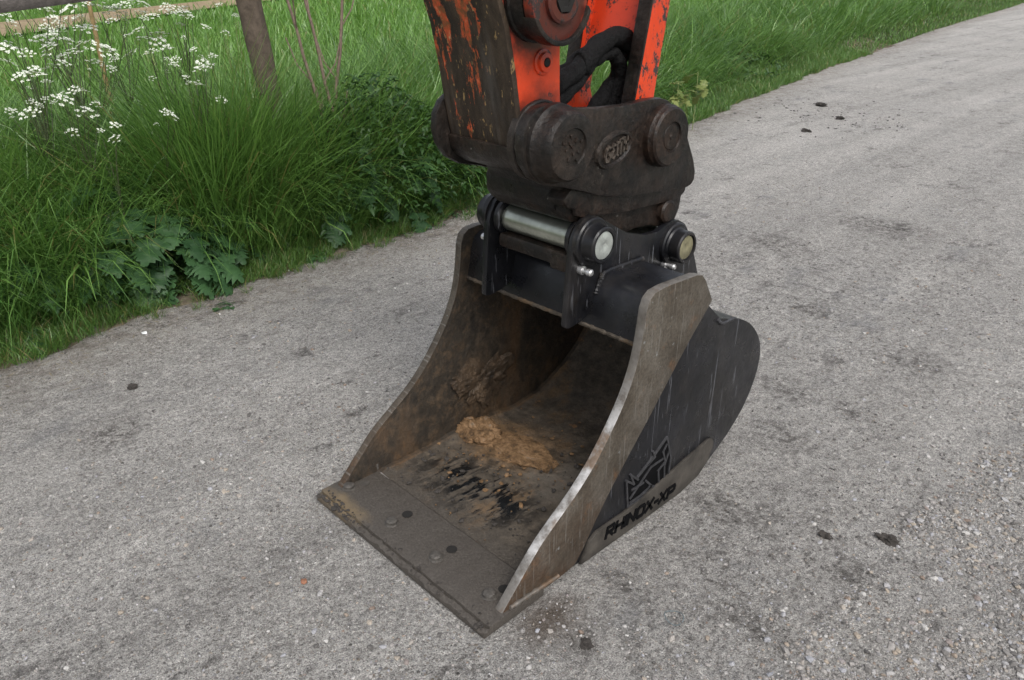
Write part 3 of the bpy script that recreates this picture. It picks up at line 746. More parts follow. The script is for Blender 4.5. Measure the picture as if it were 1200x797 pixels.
# clay left in the bucket
def lump(name, c, r, seed, mat, label, cat, sub=4, rough=.5, zmin=None, group=None, shape=None):
    b = bmesh.new(); bmesh.ops.create_icosphere(b, subdivisions=sub, radius=1)
    off = Vector((seed * 3.1, seed * 1.7, seed * .9))
    from mathutils import noise as mn
    for v in b.verts:
        n = v.co.normalized(); q = n * 1.4 + off
        d = 1 + rough * mn.noise(q) + rough * .6 * mn.noise(q * 2.3) + rough * .35 * mn.noise(q * 5.1) + rough * .2 * mn.noise(q * 11)
        p = n * d
        v.co = Vector((p.x * r[0], p.y * r[1], p.z * r[2]))
        if shape: v.co = shape(v.co)
        if zmin is not None and v.co.z < zmin: v.co.z = zmin + (v.co.z - zmin) * .1
    me_o = finish(b, name, mat, None, 40); me_o.location = c
    return props(me_o, label, cat, group) if label else me_o
lump('clay_lump', (-.70, .62, .03), (.085, .065, .055), 3, M['clay'], 'orange brown clay lump stuck on the bucket floor', 'clay', 6, .24, -.01)
lump('clay_lump', (-.52, .65, .026), (.12, .08, .014), 9, M['clay'], 'low flat smear of orange clay reaching across the bucket floor', 'clay', 6, .34, -.006)
lump('clay_lump', (-.770, .70, .20), (.020, .12, .075), 5, M['darkclay'], 'dark crumbly clay cake stuck on the inner left wall of the bucket', 'clay', 6, .7)

# ------------------------------------------------------------------ the quick hitch
hitch = empty('quick_hitch', (-.405, .72, .95), 'greasy dark brown cast quick hitch clamped between the orange arm and the bucket pins', 'quick hitch')
HP = [(.345, 1.185), (.350, 1.225), (.370, 1.256), (.402, 1.276), (.445, 1.279), (.495, 1.268), (.55, 1.256), (.64, 1.246), (.74, 1.242), (.84, 1.246), (.894, 1.243), (.93, 1.232), (.963, 1.212), (1.009, 1.168), (1.048, 1.107), (1.09, 1.035), (1.104, 1.0), (1.103, .974), (1.088, .960), (1.064, .956), (.952, .967), (.80, .982), (.70, .998), (.637, 1.014), (.58, 1.035), (.50, 1.062), (.43, 1.080), (.385, 1.105), (.355, 1.145)]
DP, LP = (.455, 1.182), (.905, 1.139)
for sgn in (0, 1):
    X = (lambda x: x) if sgn == 0 else mx
    if sgn:                                                    # far plate: flat, with short pin caps
        finish(plate_bm(HP, -.5425, -.567, bw=.007), 'side_plate', M['grease'], hitch)
        finish(lathe_bm([(-.56, .080), (-.575, .080), (-.580, .074)], *DP), 'pin_cap', M['grease'], hitch)
        finish(lathe_bm([(-.56, .075), (-.575, .075), (-.580, .069)], *LP), 'pin_cap', M['cast'], hitch)
        continue
    finish(plate_bm(HP, X(-.247), X(-.215), bw=.007), 'side_plate', M['grease'], hitch)
    p = [(-.22, .099), (-.204, .098), (-.199, .093), (-.188, .089), (-.174, .087), (-.160, .085), (-.152, .079), (-.1495, .070), (-.1492, .047), (-.1535, .045), (-.1535, .006)]
    finish(lathe_bm([(X(a), r) for a, r in p], *DP, seg=56), 'pin_boss', M['grease'], hitch)
    b = bmesh.new()                                            # worn round badge in the middle of the boss
    for k in range(11):
        a = k * 2.399; rr = .0115 * math.sqrt(k)
        box_bm((X(-.1525), DP[0] + rr * math.cos(a), DP[1] + rr * math.sin(a)), (.005, .009 + .004 * (k % 2), .006), b, Matrix.Rotation(a, 4, 'X'), .0015)
    finish(b, 'boss_badge', M['cast'], hitch)
    p = [(-.22, .088), (-.196, .088), (-.190, .084), (-.182, .083), (-.176, .077), (-.1755, .043), (-.181, .041), (-.181, .036), (-.179, .034), (-.179, .008), (-.177, .007), (-.177, .002)]
    finish(lathe_bm([(X(a), r) for a, r in p], *LP, seg=56), 'link_pin_boss', M['cast'], hitch)
# oval maker's plaque with raised script
def oval(cx_, cz_, a, b, rot, n=36): return [(cx_ + a * math.cos(t) * math.cos(rot) - b * math.sin(t) * math.sin(rot), cz_ + a * math.cos(t) * math.sin(rot) + b * math.sin(t) * math.cos(rot)) for t in [2 * math.pi * k / n for k in range(n)]]
PC = (.690, 1.132); PR = math.radians(14)
b = bmesh.new(); n = 44
o1, o2, o3 = oval(*PC, .074, .044, PR, n), oval(*PC, .066, .037, PR, n), oval(*PC, .060, .032, PR, n)
rings = []
for x, ov in ((-.216, oval(*PC, .078, .048, PR, n)), (-.205, o1), (-.204, o2), (-.210, o3)): rings.append([b.verts.new((x, y, z)) for y, z in ov])
for q, r in zip(rings, rings[1:]):
    for k in range(n): b.faces.new((q[k], q[(k + 1) % n], r[(k + 1) % n], r[k]))
b.faces.new(rings[-1]); b.faces.new(rings[0])
plaque = finish(b, 'oval_plaque', M['grease'], hitch)
GS = {'G': [[(.78, .82), (.5, 1.0), (.18, .8), (.0, .4), (.12, .06), (.42, 0), (.72, .2), (.74, .45), (.45, .45)]], 'E': [[(.66, .82), (.4, .95), (.18, .78), (.36, .55), (.1, .38), (.06, .12), (.32, 0), (.62, .15)]],
      'I': [[(.2, .95), (.12, .1), (.26, 0)]], 'T': [[(.0, .86), (.68, .98)], [(.38, .92), (.26, 0)]], 'H': [[(.1, 1), (.02, 0)], [(.62, 1), (.56, 0)], [(.05, .48), (.6, .56)]]}
cxx = 0
for ch, wd_ in (('G', .95), ('E', .8), ('I', .42), ('T', .8), ('H', .8)):
    b = bmesh.new()
    for pl in GS[ch]:
        pts = []
        for (a, q) in pl:
            u = -.047 + (cxx + a) * .0262 + q * .008; v = -.018 + q * .037
            pts.append((PC[0] + u * math.cos(PR) - v * math.sin(PR), PC[1] + u * math.sin(PR) + v * math.cos(PR)))
        stroke_bm(pts, .0062, -.2105, -.2045, b)
    finish(b, 'raised_letter', M['cast'], hitch); cxx += wd_
# cast body between the plates, with two jaws gripping the bucket pins
BODY = [(.50, 1.09), (.535, 1.045), (.548, 1.0), (.552, .965), (.572, .943), (.600, .937), (.640, .936), (.668, .920), (.682, .895), (.69, .86), (.715, .838), (.76, .840), (.86, .858), (.95, .850), (.985, .836), (1.03, .829), (1.078, .838), (1.098, .875), (1.107, .936), (1.095, 1.01), (1.00, 1.03), (.70, 1.05)]
finish(plate_bm(BODY, -.552, -.254, bw=.014), 'body', M['grease'], hitch)
finish(plate_bm([(.575, .965), (.60, .955), (.80, .93), (1.06, .915), (1.095, .935), (1.095, .975), (.80, 1.0), (.60, 1.04), (.56, 1.02)], -.258, -.238, bw=.006), 'lower_rib', M['cast'], hitch)
finish(lathe_bm([(-.27, .036), (-.236, .036), (-.230, .030)], 1.005, .888, 24), 'jaw_boss', M['cast'], hitch)
finish(plate_bm([(.515, 1.02), (.535, .995), (.56, .985), (.60, .99), (.64, 1.0), (.66, 1.03), (.56, 1.06)], -.30, -.232, bw=.012), 'hook_lug', M['cast'], hitch)
# front nose of the body under the arm
finish(plate_bm([(.548, 1.052), (.537, 1.030), (.540, .985), (.556, .960), (.585, .955), (.60, 1.0), (.585, 1.06)], -.562, -.288, bw=.012), 'front_nose', M['cast'], hitch)
# locking bar below the front pin
bm = box_bm((-.43, .598, .824), (.235, .05, .046), None, Matrix.Rotation(math.radians(-4), 4, 'X'), .016)
box_bm((-.30, .60, .818), (.07, .052, .058), bm, None, .012)
finish(bm, 'locking_bar', M['cast'], hitch)

# ------------------------------------------------------------------ the arm
arm = empty('excavator', (-.405, .45, 1.2), 'worn orange excavator arm with dirty front face, link and hydraulic hoses above the hitch', 'excavator')
DX0, DX1 = -.535, -.271
DIP = [(-.02, 2.85), (.20, 2.05), (.32, 1.51), (.341, 1.454), (.354, 1.396), (.366, 1.338), (.378, 1.264), (.388, 1.215), (.400, 1.160), (.418, 1.124), (.444, 1.102), (.475, 1.096), (.505, 1.105), (.535, 1.14), (.545, 1.19), (.538, 1.25), (.533, 1.30), (.529, 1.424), (.532, 1.52), (.56, 2.05), (.60, 2.85)]
finish(plate_bm(DIP, DX0, DX1, bw=.004), 'dipper', M['orange'], arm)
# rubbed front wrapper plate following the nose
FR = DIP[0:12]
i_ = offset(FR, -.010); o_ = [(a, b) for a, b in FR]
bm = bmesh.new(); rows = []
for P, sh in ((offset(FR, -.004), 0), (offset(FR, .012), 1)):
    rows.append([[bm.verts.new((x, y, z)) for x in np.linspace(DX0 - .003, DX1 + .003, 9)] for y, z in P])
for rr in rows:
    for a, b in zip(rr, rr[1:]):
        for k in range(8): bm.faces.new((a[k], a[k + 1], b[k + 1], b[k]))
for i in range(len(FR) - 1):
    for e in (0, 8): bm.faces.new((rows[0][i][e], rows[0][i + 1][e], rows[1][i + 1][e], rows[1][i][e]))
for e in (0, -1):
    for k in range(8): bm.faces.new((rows[0][e][k], rows[0][e][k + 1], rows[1][e][k + 1], rows[1][e][k]))
bmesh.ops.recalc_face_normals(bm, faces=bm.faces); bevel(bm, .003, 2, 50)
finish(bm, 'front_plate', M['dipfront'], arm)
# rim strip on the nose
NR = [(.386, 1.168), (.392, 1.135), (.408, 1.112), (.436, 1.092), (.478, 1.085), (.49, 1.098), (.44, 1.11), (.412, 1.135), (.402, 1.17)]
finish(plate_bm(NR, DX0 - .004, DX1 + .004, bw=.003), 'nose_rim', M['cast'], arm)
# side collar round the lower pin
p = [(DX1 - .01, .100), (DX1 + .010, .100), (DX1 + .013, .096), (DX1 + .013, .05)]
finish(lathe_bm(p, *DP), 'pin_collar', M['grease'], arm)
# plug in the side face
p = [(DX1 - .01, .031), (DX1 + .004, .031), (DX1 + .006, .027), (DX1 + .006, .023), (DX1 + .014, .022), (DX1 + .016, .012), (DX1 + .008, .010), (DX1 + .008, .004)]
finish(lathe_bm(p, .468, 1.368, 28), 'side_plug', M['pinkred'], arm)
finish(lathe_bm([(DX1 + .007, .0105), (DX1 + .0168, .0105)], .468, 1.368, 6), 'plug_socket', M['hole'], arm)
# upper pivot with idler links
UP = (.435, 1.512)
for sgn in (0, 1):
    X = (lambda x: x) if sgn == 0 else mx
    p = [(DX1 - .01, .098), (DX1 + .012, .098), (DX1 + .014, .092), (DX1 + .05, .090), (DX1 + .052, .082)]
    if sgn:
        finish(lathe_bm([(-.52, .080), (-.545, .080), (-.548, .074)], *UP), 'pin_cap', M['chipped'], arm)
        continue
    finish(lathe_bm([(X(a), r) for a, r in p], *UP), 'pivot_boss', M['grease'], arm)
    ang = [math.radians(a) for a in range(-205, 26, 15)]
    LK = [(UP[0] + .092 * math.cos(a), UP[1] + .092 * math.sin(a)) for a in ang] + [(.66, 1.83), (.60, 1.90), (.52, 1.84)]
    finish(plate_bm(LK, X(-.216), X(-.186), bw=.004), 'idler_link', M['chipped'], arm)
    LK2 = [(UP[0] + .100 * math.cos(a), UP[1] + .100 * math.sin(a)) for a in [math.radians(a) for a in range(-160, -5, 12)]]
    LK3 = LK2 + [(UP[0] + .088 * math.cos(a), UP[1] + .088 * math.sin(a)) for a in [math.radians(a) for a in range(-10, -161, -12)]]
    finish(plate_bm(LK3, X(-.220), X(-.176), bw=.003), 'link_rim', M['grease'], arm)
    p = [(-.19, .052), (-.176, .052), (-.172, .046), (-.172, .030), (-.178, .028), (-.178, .004)]
    finish(lathe_bm([(X(a), r) for a, r in p], *UP), 'pin_cap', M['chipped'], arm)
    finish(lathe_bm([(X(-.179), .030), (X(-.169), .030), (X(-.1685), .018), (X(-.174), .017)], *UP, seg=6), 'pin_bolt', M['hole'], arm)
# tipping link: two arms joined by a web
for sgn in (0, 1):
    X = (lambda x: x) if sgn == 0 else mx
    A_ = [(.835, 1.10), (.842, 1.235), (.868, 1.36), (.893, 1.49), (.965, 1.85), (1.05, 1.85), (.978, 1.49), (.955, 1.36), (.935, 1.235), (.975, 1.12), (.94, 1.06), (.87, 1.06)]
    finish(plate_bm(A_, X(-.300), X(-.272), bw=.003), 'link_arm', M['chipped'], arm)
    E_ = [(.829, 1.10), (.836, 1.235), (.862, 1.36), (.887, 1.49), (.959, 1.85), (.966, 1.85), (.895, 1.49), (.870, 1.36), (.844, 1.235), (.837, 1.10)]
    finish(plate_bm(E_, X(-.312), X(-.268), bw=.002), 'link_arm_edge', M['grease'], arm)
bm = bmesh.new()
W0 = []
xs = np.linspace(-.515, -.296, 15)
top = []; bot = []
for x in xs:
    k = (x + .4055) / .11
    zb = 1.375 - .055 * abs(k) ** 3
    col = []
    for (y, z) in ((.905 + (zb - 1.36) * .2, zb), (.925 + .018, 1.49), (1.005, 1.85)): col.append((x, y, z))
    top.append(col)
grid_v = [[bm.verts.new(p) for p in c] for c in top]; grid_b = [[bm.verts.new((p[0], p[1] + .02, p[2])) for p in c] for c in top]
for g in (grid_v, grid_b):
    for a, b in zip(g, g[1:]):
        for k in range(2): bm.faces.new((a[k], b[k], b[k + 1], a[k + 1]))
for a, b, c, d in zip(grid_v, grid_v[1:], grid_b, grid_b[1:]):
    bm.faces.new((a[0], b[0], d[0], c[0])); bm.faces.new((a[2], b[2], d[2], c[2]))
finish(bm, 'link_web', M['pinkred'], arm)
finish(lathe_bm([(-.54, .075), (-.49, .075), (-.485, .066), (-.33, .066), (-.325, .075), (-.27, .075)], *LP), 'link_barrel', M['chipped'], arm)
finish(plate_bm([(.80, 1.12), (.78, 1.20), (.80, 1.235), (.84, 1.25), (.88, 1.23), (.90, 1.15)], -.535, -.47, bw=.006), 'link_foot', M['chipped'], arm)
# hoses in woven sleeves
def hose(name, pts, r, seed):
    sp = spline(pts, 14); n = len(sp)
    rr = random.Random(seed); ph = [rr.uniform(0, 6.28) for _ in range(6)]
    def rf(t):
        def g(k):
            a = 2 * math.pi * k / 18
            return r * (1 + .075 * math.sin(t * 66 + ph[0] + 2 * math.sin(a + ph[1])) + .07 * math.sin(t * 23 + a * 2 + ph[2]) + .04 * math.sin(a * 3 + t * 40 + ph[3]))
        return g
    finish(tube_bm(sp, r, 18, rfun=rf), name, M['rubber'], arm, 60)
hose('hose', [(-.36, .48, 1.26), (-.335, .56, 1.292), (-.34, .66, 1.318), (-.355, .75, 1.362), (-.365, .83, 1.393), (-.365, .905, 1.388), (-.36, .95, 1.345), (-.355, .95, 1.28), (-.35, .92, 1.21), (-.35, .88, 1.14)], .027, 1)
hose('hose', [(-.42, .50, 1.24), (-.40, .60, 1.278), (-.40, .70, 1.312), (-.41, .79, 1.352), (-.40, .87, 1.365), (-.39, .915, 1.335), (-.40, .915, 1.28), (-.41, .87, 1.225), (-.42, .81, 1.16)], .023, 2)
hose('hose', [(-.325, .52, 1.245), (-.33, .60, 1.262), (-.345, .69, 1.30), (-.36, .77, 1.345), (-.37, .85, 1.352), (-.37, .90, 1.31), (-.375, .90, 1.25), (-.385, .86, 1.17)], .02, 4)
hose('hose', [(-.345, .955, 1.33), (-.35, .945, 1.27), (-.365, .905, 1.22), (-.38, .85, 1.15)], .019, 3)
bm = bmesh.new()
for q, (c, r) in enumerate((((-.335, .575, 1.297), .031), ((-.345, .70, 1.338), .0305), ((-.362, .93, 1.30), .030))):
    lathe = lathe_bm([(-.012, r), (-.010, r + .003), (.010, r + .003), (.012, r)], 0, 0, 20)
    bmesh.ops.rotate(lathe, cent=(0, 0, 0), matrix=Matrix.Rotation(math.radians(75 if q < 2 else 0), 3, 'Z') if q < 2 else Matrix.Rotation(math.radians(80), 3, 'Y'), verts=lathe.verts)
    bmesh.ops.translate(lathe, vec=c, verts=lathe.verts)
    finish(lathe, 'hose_clamp', M['rubber'], arm)
bm.free()

# ------------------------------------------------------------------ grass
CAM = np.array([1.109, -.979, 1.6]); RW = np.array([list(r_), list(d_), list(f_)])
def seen(x, y, z, mg=1.65):
    c = (np.stack([x, y, z], -1) - CAM) @ RW.T
    u = np.abs(c[:, 0] / c[:, 2]) * 915 / 600; v = c[:, 1] / c[:, 2] * 915 / 398
    return (c[:, 2] > .2) & (u < mg) & (v < mg) & (v > -1.9)
def blades(bx, by, L, W, az, th0, curl, tint, seg=4, zoff=.008, flat=.35):
    n = len(bx); bz = gz(bx, by) + zoff
    k = seen(bx, by, bz + L * .5); bx, by, bz, L, W, az, th0, curl, tint = [a[k] for a in (bx, by, bz, L, W, az, th0, curl, tint)]
    n = len(bx)
    P = np.stack([bx, by, bz], -1); dirv = np.stack([np.cos(az), np.sin(az), np.zeros(n)], -1)
    tw = rng.uniform(-1.2, 1.2, n); sa = az + math.pi / 2 + tw
    side = np.stack([np.cos(sa), np.sin(sa), np.zeros(n)], -1)
    rows = []; al = []
    for i in range(seg + 1):
        t = i / seg
        wd = W * (1 - t ** 1.7) * (.65 + .35 * min(1, t * 4))
        if i < seg:
            rows.append(P - side * wd[:, None] * .5); rows.append(P + side * wd[:, None] * .5); al += [t, t]
        else: rows.append(P); al.append(t)
        th = th0 + curl * ((i + .5) / seg) ** 1.4
        P = P + (dirv * np.sin(th)[:, None] + np.array([0, 0, 1.]) * np.cos(th)[:, None]) * (L / seg)[:, None]
    m = 2 * seg + 1
    V = np.stack(rows, 1).reshape(-1, 3); base = (np.arange(n) * m)[:, None]
    q = np.concatenate([base + np.array([2 * i, 2 * i + 1, 2 * i + 3, 2 * i + 2]) for i in range(seg - 1)])
    tr = base + np.array([2 * seg - 2, 2 * seg - 1, 2 * seg])
    return V, [q, tr], np.repeat(tint, m), np.tile(np.array(al), n)
def grass_obj(name, sets, mat):
    Vs, Q, Tt, ti, al = [], [], [], [], []; o = 0
    for V, (q, t), a, b in sets:
        Vs.append(V); Q.append(q + o); Tt.append(t + o); ti.append(a); al.append(b); o += len(V)
    me = np_mesh(name, np.concatenate(Vs), [np.concatenate(Q), np.concatenate(Tt)], mat, {'tint': np.concatenate(ti), 'along': np.concatenate(al)})
    return props(link(name, me, None), kind='stuff')
def tint_(n, lo=0, hi=.88, dry=.04, px=None, py=None):
    t = rng.uniform(lo, hi, n)
    if px is not None: t = np.clip(.75 * t + .25 * (lo + (hi - lo) * np.clip(fbm(px * 1.4, py * 1.4, 77, 3) * 1.8 - .4, 0, 1)), 0, .88)
    t[rng.uniform(0, 1, n) < dry] = .97
    return t
def clumps(nc, s0, s1, y0, y1, per, rad, Lr, Wr, curl=(.5, 1.7), dry=.03, keep=None, seg=4, th=(.05, .5), hi=.88):
    cy = rng.uniform(y0, y1, nc); cs = rng.uniform(s0, s1, nc); cx_ = xe(cy) - cs
    if keep is not None:
        k = keep(cx_, cy, cs); cx_, cy = cx_[k], cy[k]
    nc = len(cx_); cl = rng.uniform(.7, 1.15, nc); wind = rng.normal(0, .5, nc) + math.radians(-20)
    i = np.repeat(np.arange(nc), per); n = len(i)
    a = rng.uniform(0, 2 * math.pi, n); r = rad * np.sqrt(rng.uniform(0, 1, n))
    bx = cx_[i] + r * np.cos(a); by = cy[i] + r * np.sin(a)
    lx = np.cos(a) * (.4 + r / rad) + .55 * np.cos(wind[i]); ly = np.sin(a) * (.4 + r / rad) + .55 * np.sin(wind[i])
    az = np.arctan2(ly, lx) + rng.normal(0, .35, n)
    L = rng.uniform(Lr[0], Lr[1], n) * cl[i]
    return blades(bx, by, L, rng.uniform(Wr[0], Wr[1], n), az, rng.uniform(th[0], th[1], n) * (.4 + r / rad), rng.uniform(curl[0], curl[1], n), tint_(n, 0, hi, dry, bx, by), seg)
def scatter(n, s0, s1, y0, y1, Lr, Wr, curl, dry=.04, keep=None, seg=3, pw=1.0, th=(0, .7), lo=0, hi=.88):
    y = rng.uniform(y0, y1, n); s = s0 + (s1 - s0) * rng.uniform(0, 1, n) ** pw; x = xe(y) - s
    if keep is not None:
        k = keep(x, y, s); x, y = x[k], y[k]
    n = len(x)
    return blades(x, y, rng.uniform(Lr[0], Lr[1], n), rng.uniform(Wr[0], Wr[1], n), rng.uniform(0, 6.283, n), rng.uniform(th[0], th[1], n), rng.uniform(curl[0], curl[1], n), tint_(n, lo, hi, dry, x, y), seg)
def edgeline(x, y, s): return s > -.09 - edge_wob(y) * .8 + .16 * fbm(y * 1.7, y * 0 + 9, 15, 3) + .16 * (fbm(y * 8, x * 8, 16, 2) - .5)
notleaf = lambda x, y, s: ~((np.abs(y - .42) < .30) & (s < .42)) | (rng.uniform(0, 1, len(x)) < .25)
sets = [
    clumps(790, .36, 1.1, -4.5, 4.2, 48, .11, (.45, .98), (.006, .0125), (.5, 2.2), dry=.05, keep=notleaf),
    clumps(590, .8, 1.9, -4.5, 4.2, 46, .12, (.55, 1.0), (.006, .012), (.5, 1.9)),
    clumps(150, .30, .75, .55, 2.6, 42, .10, (.75, 1.15), (.006, .012), (.4, 1.7), keep=lambda x, y, s: s > .42 - .12 * (y > .9)),
    clumps(430, .20, .55, .68, 4.2, 40, .09, (.28, .62), (.0045, .009), (.3, 1.4), keep=notleaf),
    clumps(62, .36, .70, .72, 1.42, 42, .10, (.9, 1.3), (.007, .013), (.25, 1.3)),
    clumps(110, .3, .95, -1.6, 3.9, 12, .08, (.5, .9), (.012, .019), (1.0, 2.4), dry=.1),
    clumps(240, .20, .50, -4.5, .15, 50, .10, (.22, .50), (.004, .008), (.7, 2.1)),
    clumps(600, .55, 3.4, 3.9, 12, 50, .17, (.45, .95), (.007, .014), (.8, 2.3), th=(.1, .7)),
    clumps(420, .7, 4.5, 10, 26, 40, .28, (.45, .85), (.010, .018), (.8, 2.2), seg=3),
]
grass_obj('tall_grass', sets, M['tall'])
sets = [
    scatter(135000, -.14, .80, -4.5, 5, (.04, .13), (.0022, .0045), (.2, 1.6), .10, edgeline),
    scatter(70000, -.12, 1.1, 5, 14, (.05, .15), (.004, .008), (.2, 1.5), .05, lambda x, y, s: s > -.08 - edge_wob(y) + .08 * fbm(y * 2, y * 0, 4, 3)),
    scatter(16000, .0, 1.6, 14, 36, (.06, .16), (.008, .016), (.2, 1.4), .04),
    clumps(570, .0, .6, -4.5, 5, 34, .045, (.05, .16), (.0022, .0045), (.4, 1.6), .06, edgeline),
    clumps(360, -.12, .16, -4.5, 5, 24, .03, (.03, .09), (.002, .004), (.5, 1.8), .10),
]
grass_obj('short_grass', sets, M['short'])
y = rng.uniform(-12, 42, 165000); s = 1.4 + 30 * rng.uniform(0, 1, len(y)) ** 1.7; x = xe(y) - s
D = np.hypot(x - 1.1, y + 1)
k = (rng.uniform(0, 1, len(y)) < np.clip(11 / D, .15, 1)) & (np.hypot((x - np.interp(y, [p[1] for p in pa], [p[0] for p in pa]) + 1.5) / 1.6, 0) > 1.0)
x, y, D = x[k], y[k], D[k]; n = len(x)
sets = [blades(x, y, rng.uniform(.16, .40, n) * (.7 + .6 * fbm(x * .7, y * .7, 5, 3)), (.0035 + .0012 * D) * rng.uniform(.7, 1.2, n), rng.uniform(0, 6.283, n), rng.uniform(0, .5, n), rng.uniform(.3, 1.7, n), tint_(n, 0, .88, .03, x * .4, y * .4), 3)]
grass_obj('meadow_grass', sets, M['far'])
sets = [scatter(2600, .05, .34, .55, .98, (.02, .07), (.0016, .003), (.3, 1.8), 1.0, None, th=(.4, 1.3)),
        scatter(1500, .02, .5, -1.2, -.1, (.03, .10), (.0016, .003), (.2, 1.2), 1.0, None, th=(.8, 1.5)),
        scatter(900, .2, .8, 1.0, 3.4, (.03, .10), (.0016, .003), (.2, 1.2), 1.0, None, th=(.8, 1.5))]
sets.append(scatter(700, -.55, .05, -1.5, 6, (.015, .06), (.0014, .003), (.0, .3), 1.0, None, th=(1.42, 1.56), pw=.5))
grass_obj('dry_grass', sets, M['straw'])

# ------------------------------------------------------------------ leafy plants
def leaflet(L, W, lobes, seed, jag=.32):
    """flat lobed outline around a midrib, slightly folded: returns verts, faces (origin at its stalk, along +x)"""
    rr = random.Random(seed); n = lobes * 2 + 2; up, dn = [], []
    for i in range(1, n):
        t = i / n; w_ = W * (math.sin(math.pi * t ** .75)) * (1 + (jag if i % 2 else -jag) * (1 - .3 * t)) * rr.uniform(.88, 1.12)
        up.append((L * (t + (.05 if i % 2 else -.02)), w_)); dn.append((L * (t + (.05 if i % 2 else -.02)), -w_ * rr.uniform(.9, 1.1)))
    V = [(0, 0, 0)] + [(L * i / n, 0, 0) for i in range(1, n)] + [(L, 0, 0)]
    nm = len(V)
    V += [(x, y_, .18 * abs(y_) - .5 * y_ * y_ / max(W, .01)) for x, y_ in up] + [(x, y_, .18 * abs(y_) - .5 * y_ * y_ / max(W, .01)) for x, y_ in dn]
    F = []
    for q, off in ((1, nm), (-1, nm + n - 1)):
        for i in range(n):
            a, b = i, i + 1; ua = off + i - 1 if i > 0 else None; ub = off + i if i < n - 1 else None
            f = [a, b] + ([ub] if ub is not None else []) + ([ua] if ua is not None else [])
            F.append(f if q == 1 else f[::-1])
    return V, F
def hog_leaf(seed, size=.24):
    rr = random.Random(seed); bm = bmesh.new()
    def add(V, F, M4):
        vs = [bm.verts.new(M4 @ Vector(v)) for v in V]
        for f in F: bm.faces.new([vs[i] for i in f])
    parts_ = [(.62, 0, .62, .30, 5)]
    for t, L, a in ((.56, .46, 62), (.26, .42, 70)):
        for sg in (1, -1): parts_.append((t, sg * (a + rr.uniform(-8, 8)), L * rr.uniform(.9, 1.1), .20, 4))
    for i, (t, a, L, W, lb) in enumerate(parts_):
        V, F = leaflet(L * size, W * size, lb, seed * 10 + i)
        Mx = Matrix.Translation((t * size, 0, 0)) @ Matrix.Rotation(math.radians(a), 4, 'Z') @ Matrix.Rotation(rr.uniform(-.25, .25), 4, 'X')
        add(V, F, Mx)
    for v in bm.verts: v.co.z += -.9 / size * .35 * max(0, v.co.x - .3 * size) ** 2 - .5 / size * .3 * v.co.y ** 2 + .004 * math.sin(v.co.x * 90 + v.co.y * 60 + seed)
    # stalk along the rib
    tube_bm([Vector((-.75 * size, 0, -.36 * size)), Vector((-.3 * size, 0, -.10 * size)), Vector((.1 * size, 0, .0)), Vector((.66 * size, 0, -.005))], .0032, 5, bm)
    for f in bm.faces: f.smooth = True
    me = bpy.data.meshes.new('leaf'); bm.to_mesh(me); bm.free(); return me
HL = [hog_leaf(k, .215) for k in range(7)]
for q in HL: q.materials.append(M['leaf'])
SPL = hog_leaf(33); SPL.materials.append(M['sprig']); YL = hog_leaf(31); YL.materials.append(M['yleaf'])
def leafy_plant(name, loc, n, spread, height, label, cat, group, size=1.0, yellow=(), seed=0):
    e = empty(name, loc, label, cat, group); rr = random.Random(seed)
    for k in range(n):
        a = k * 2.399 + rr.uniform(-.4, .4); f = (k + .6) / n
        r = spread * math.sqrt(f) * rr.uniform(.75, 1.15); h = height * (1 - .68 * f) * rr.uniform(.8, 1.15)
        y_ = k in yellow
        o = bpy.data.objects.new('leaf', YL if y_ else HL[rr.randrange(7)]); COL.objects.link(o); o.parent = e
        if y_: o['label'] = 'yellowed leaf'
        o.location = (r * math.cos(a) * .72, r * math.sin(a) * .72, h)
        o.rotation_euler = (rr.uniform(-.3, .3), rr.uniform(.05, .55) + .5 * f, a + rr.uniform(-.5, .5))
        o.scale = [size * rr.uniform(.75, 1.2)] * 3
    return e
def gzf(x, y): return float(gz(np.array([x]), np.array([y]))[0])
HG = 'broad leaved hogweed plants in the verge'
HOG = [(-2.93, .46, 34, .31, .40, 1.0, (), 'large hogweed with broad bright lobed leaves at the front of the left verge'),
       (-2.95, .14, 24, .24, .34, .8, (15, 17), 'hogweed with a yellowed lower leaf beside the large hogweed, nearer the left edge'),
       (-3.12, .76, 18, .27, .44, .85, (), 'dark hogweed behind and right of the large bright hogweed'),
       (-3.22, .32, 16, .26, .50, .85, (), 'hogweed half hidden in tall grass behind the yellowed one'),
       (-3.02, 1.68, 20, .30, .60, .9, (), 'hogweed standing right of the fence post, left of the excavator arm'),
       (-3.20, 1.40, 16, .26, .62, .8, (), 'hogweed in shade directly below the bare saplings'),
       (-2.98, 2.05, 14, .25, .46, .8, (), 'hogweed beside the left hitch plate, rightmost before the arm'),
       (-3.0, -.24, 12, .22, .36, .75, (), 'small hogweed sunk in tall grass at the left picture edge')]
for i, (x, y, n, sp, h, sz, yl, lb) in enumerate(HOG):
    leafy_plant('hogweed', (x, y, gzf(x, y)), n, sp, h, lb, 'plant', HG, sz, yl, i + 1)
for i, (x, y, n, sp, h, sz, lb) in enumerate([(-2.66, -.33, 9, .11, .07, .5, 'low green weed tuft spilling over the lower left track edge'),
                                             (-2.80, 1.22, 7, .08, .06, .4, 'low weed rosette in the short grass left of the bucket'),
                                             (-2.93, 2.1, 7, .09, .07, .4, 'low weed rosette by the track edge just left of the hitch')]):
    leafy_plant('weed_tuft', (x, y, gzf(x, y) + .005), n, sp, h, lb, 'weed', None, sz, (), 40 + i)
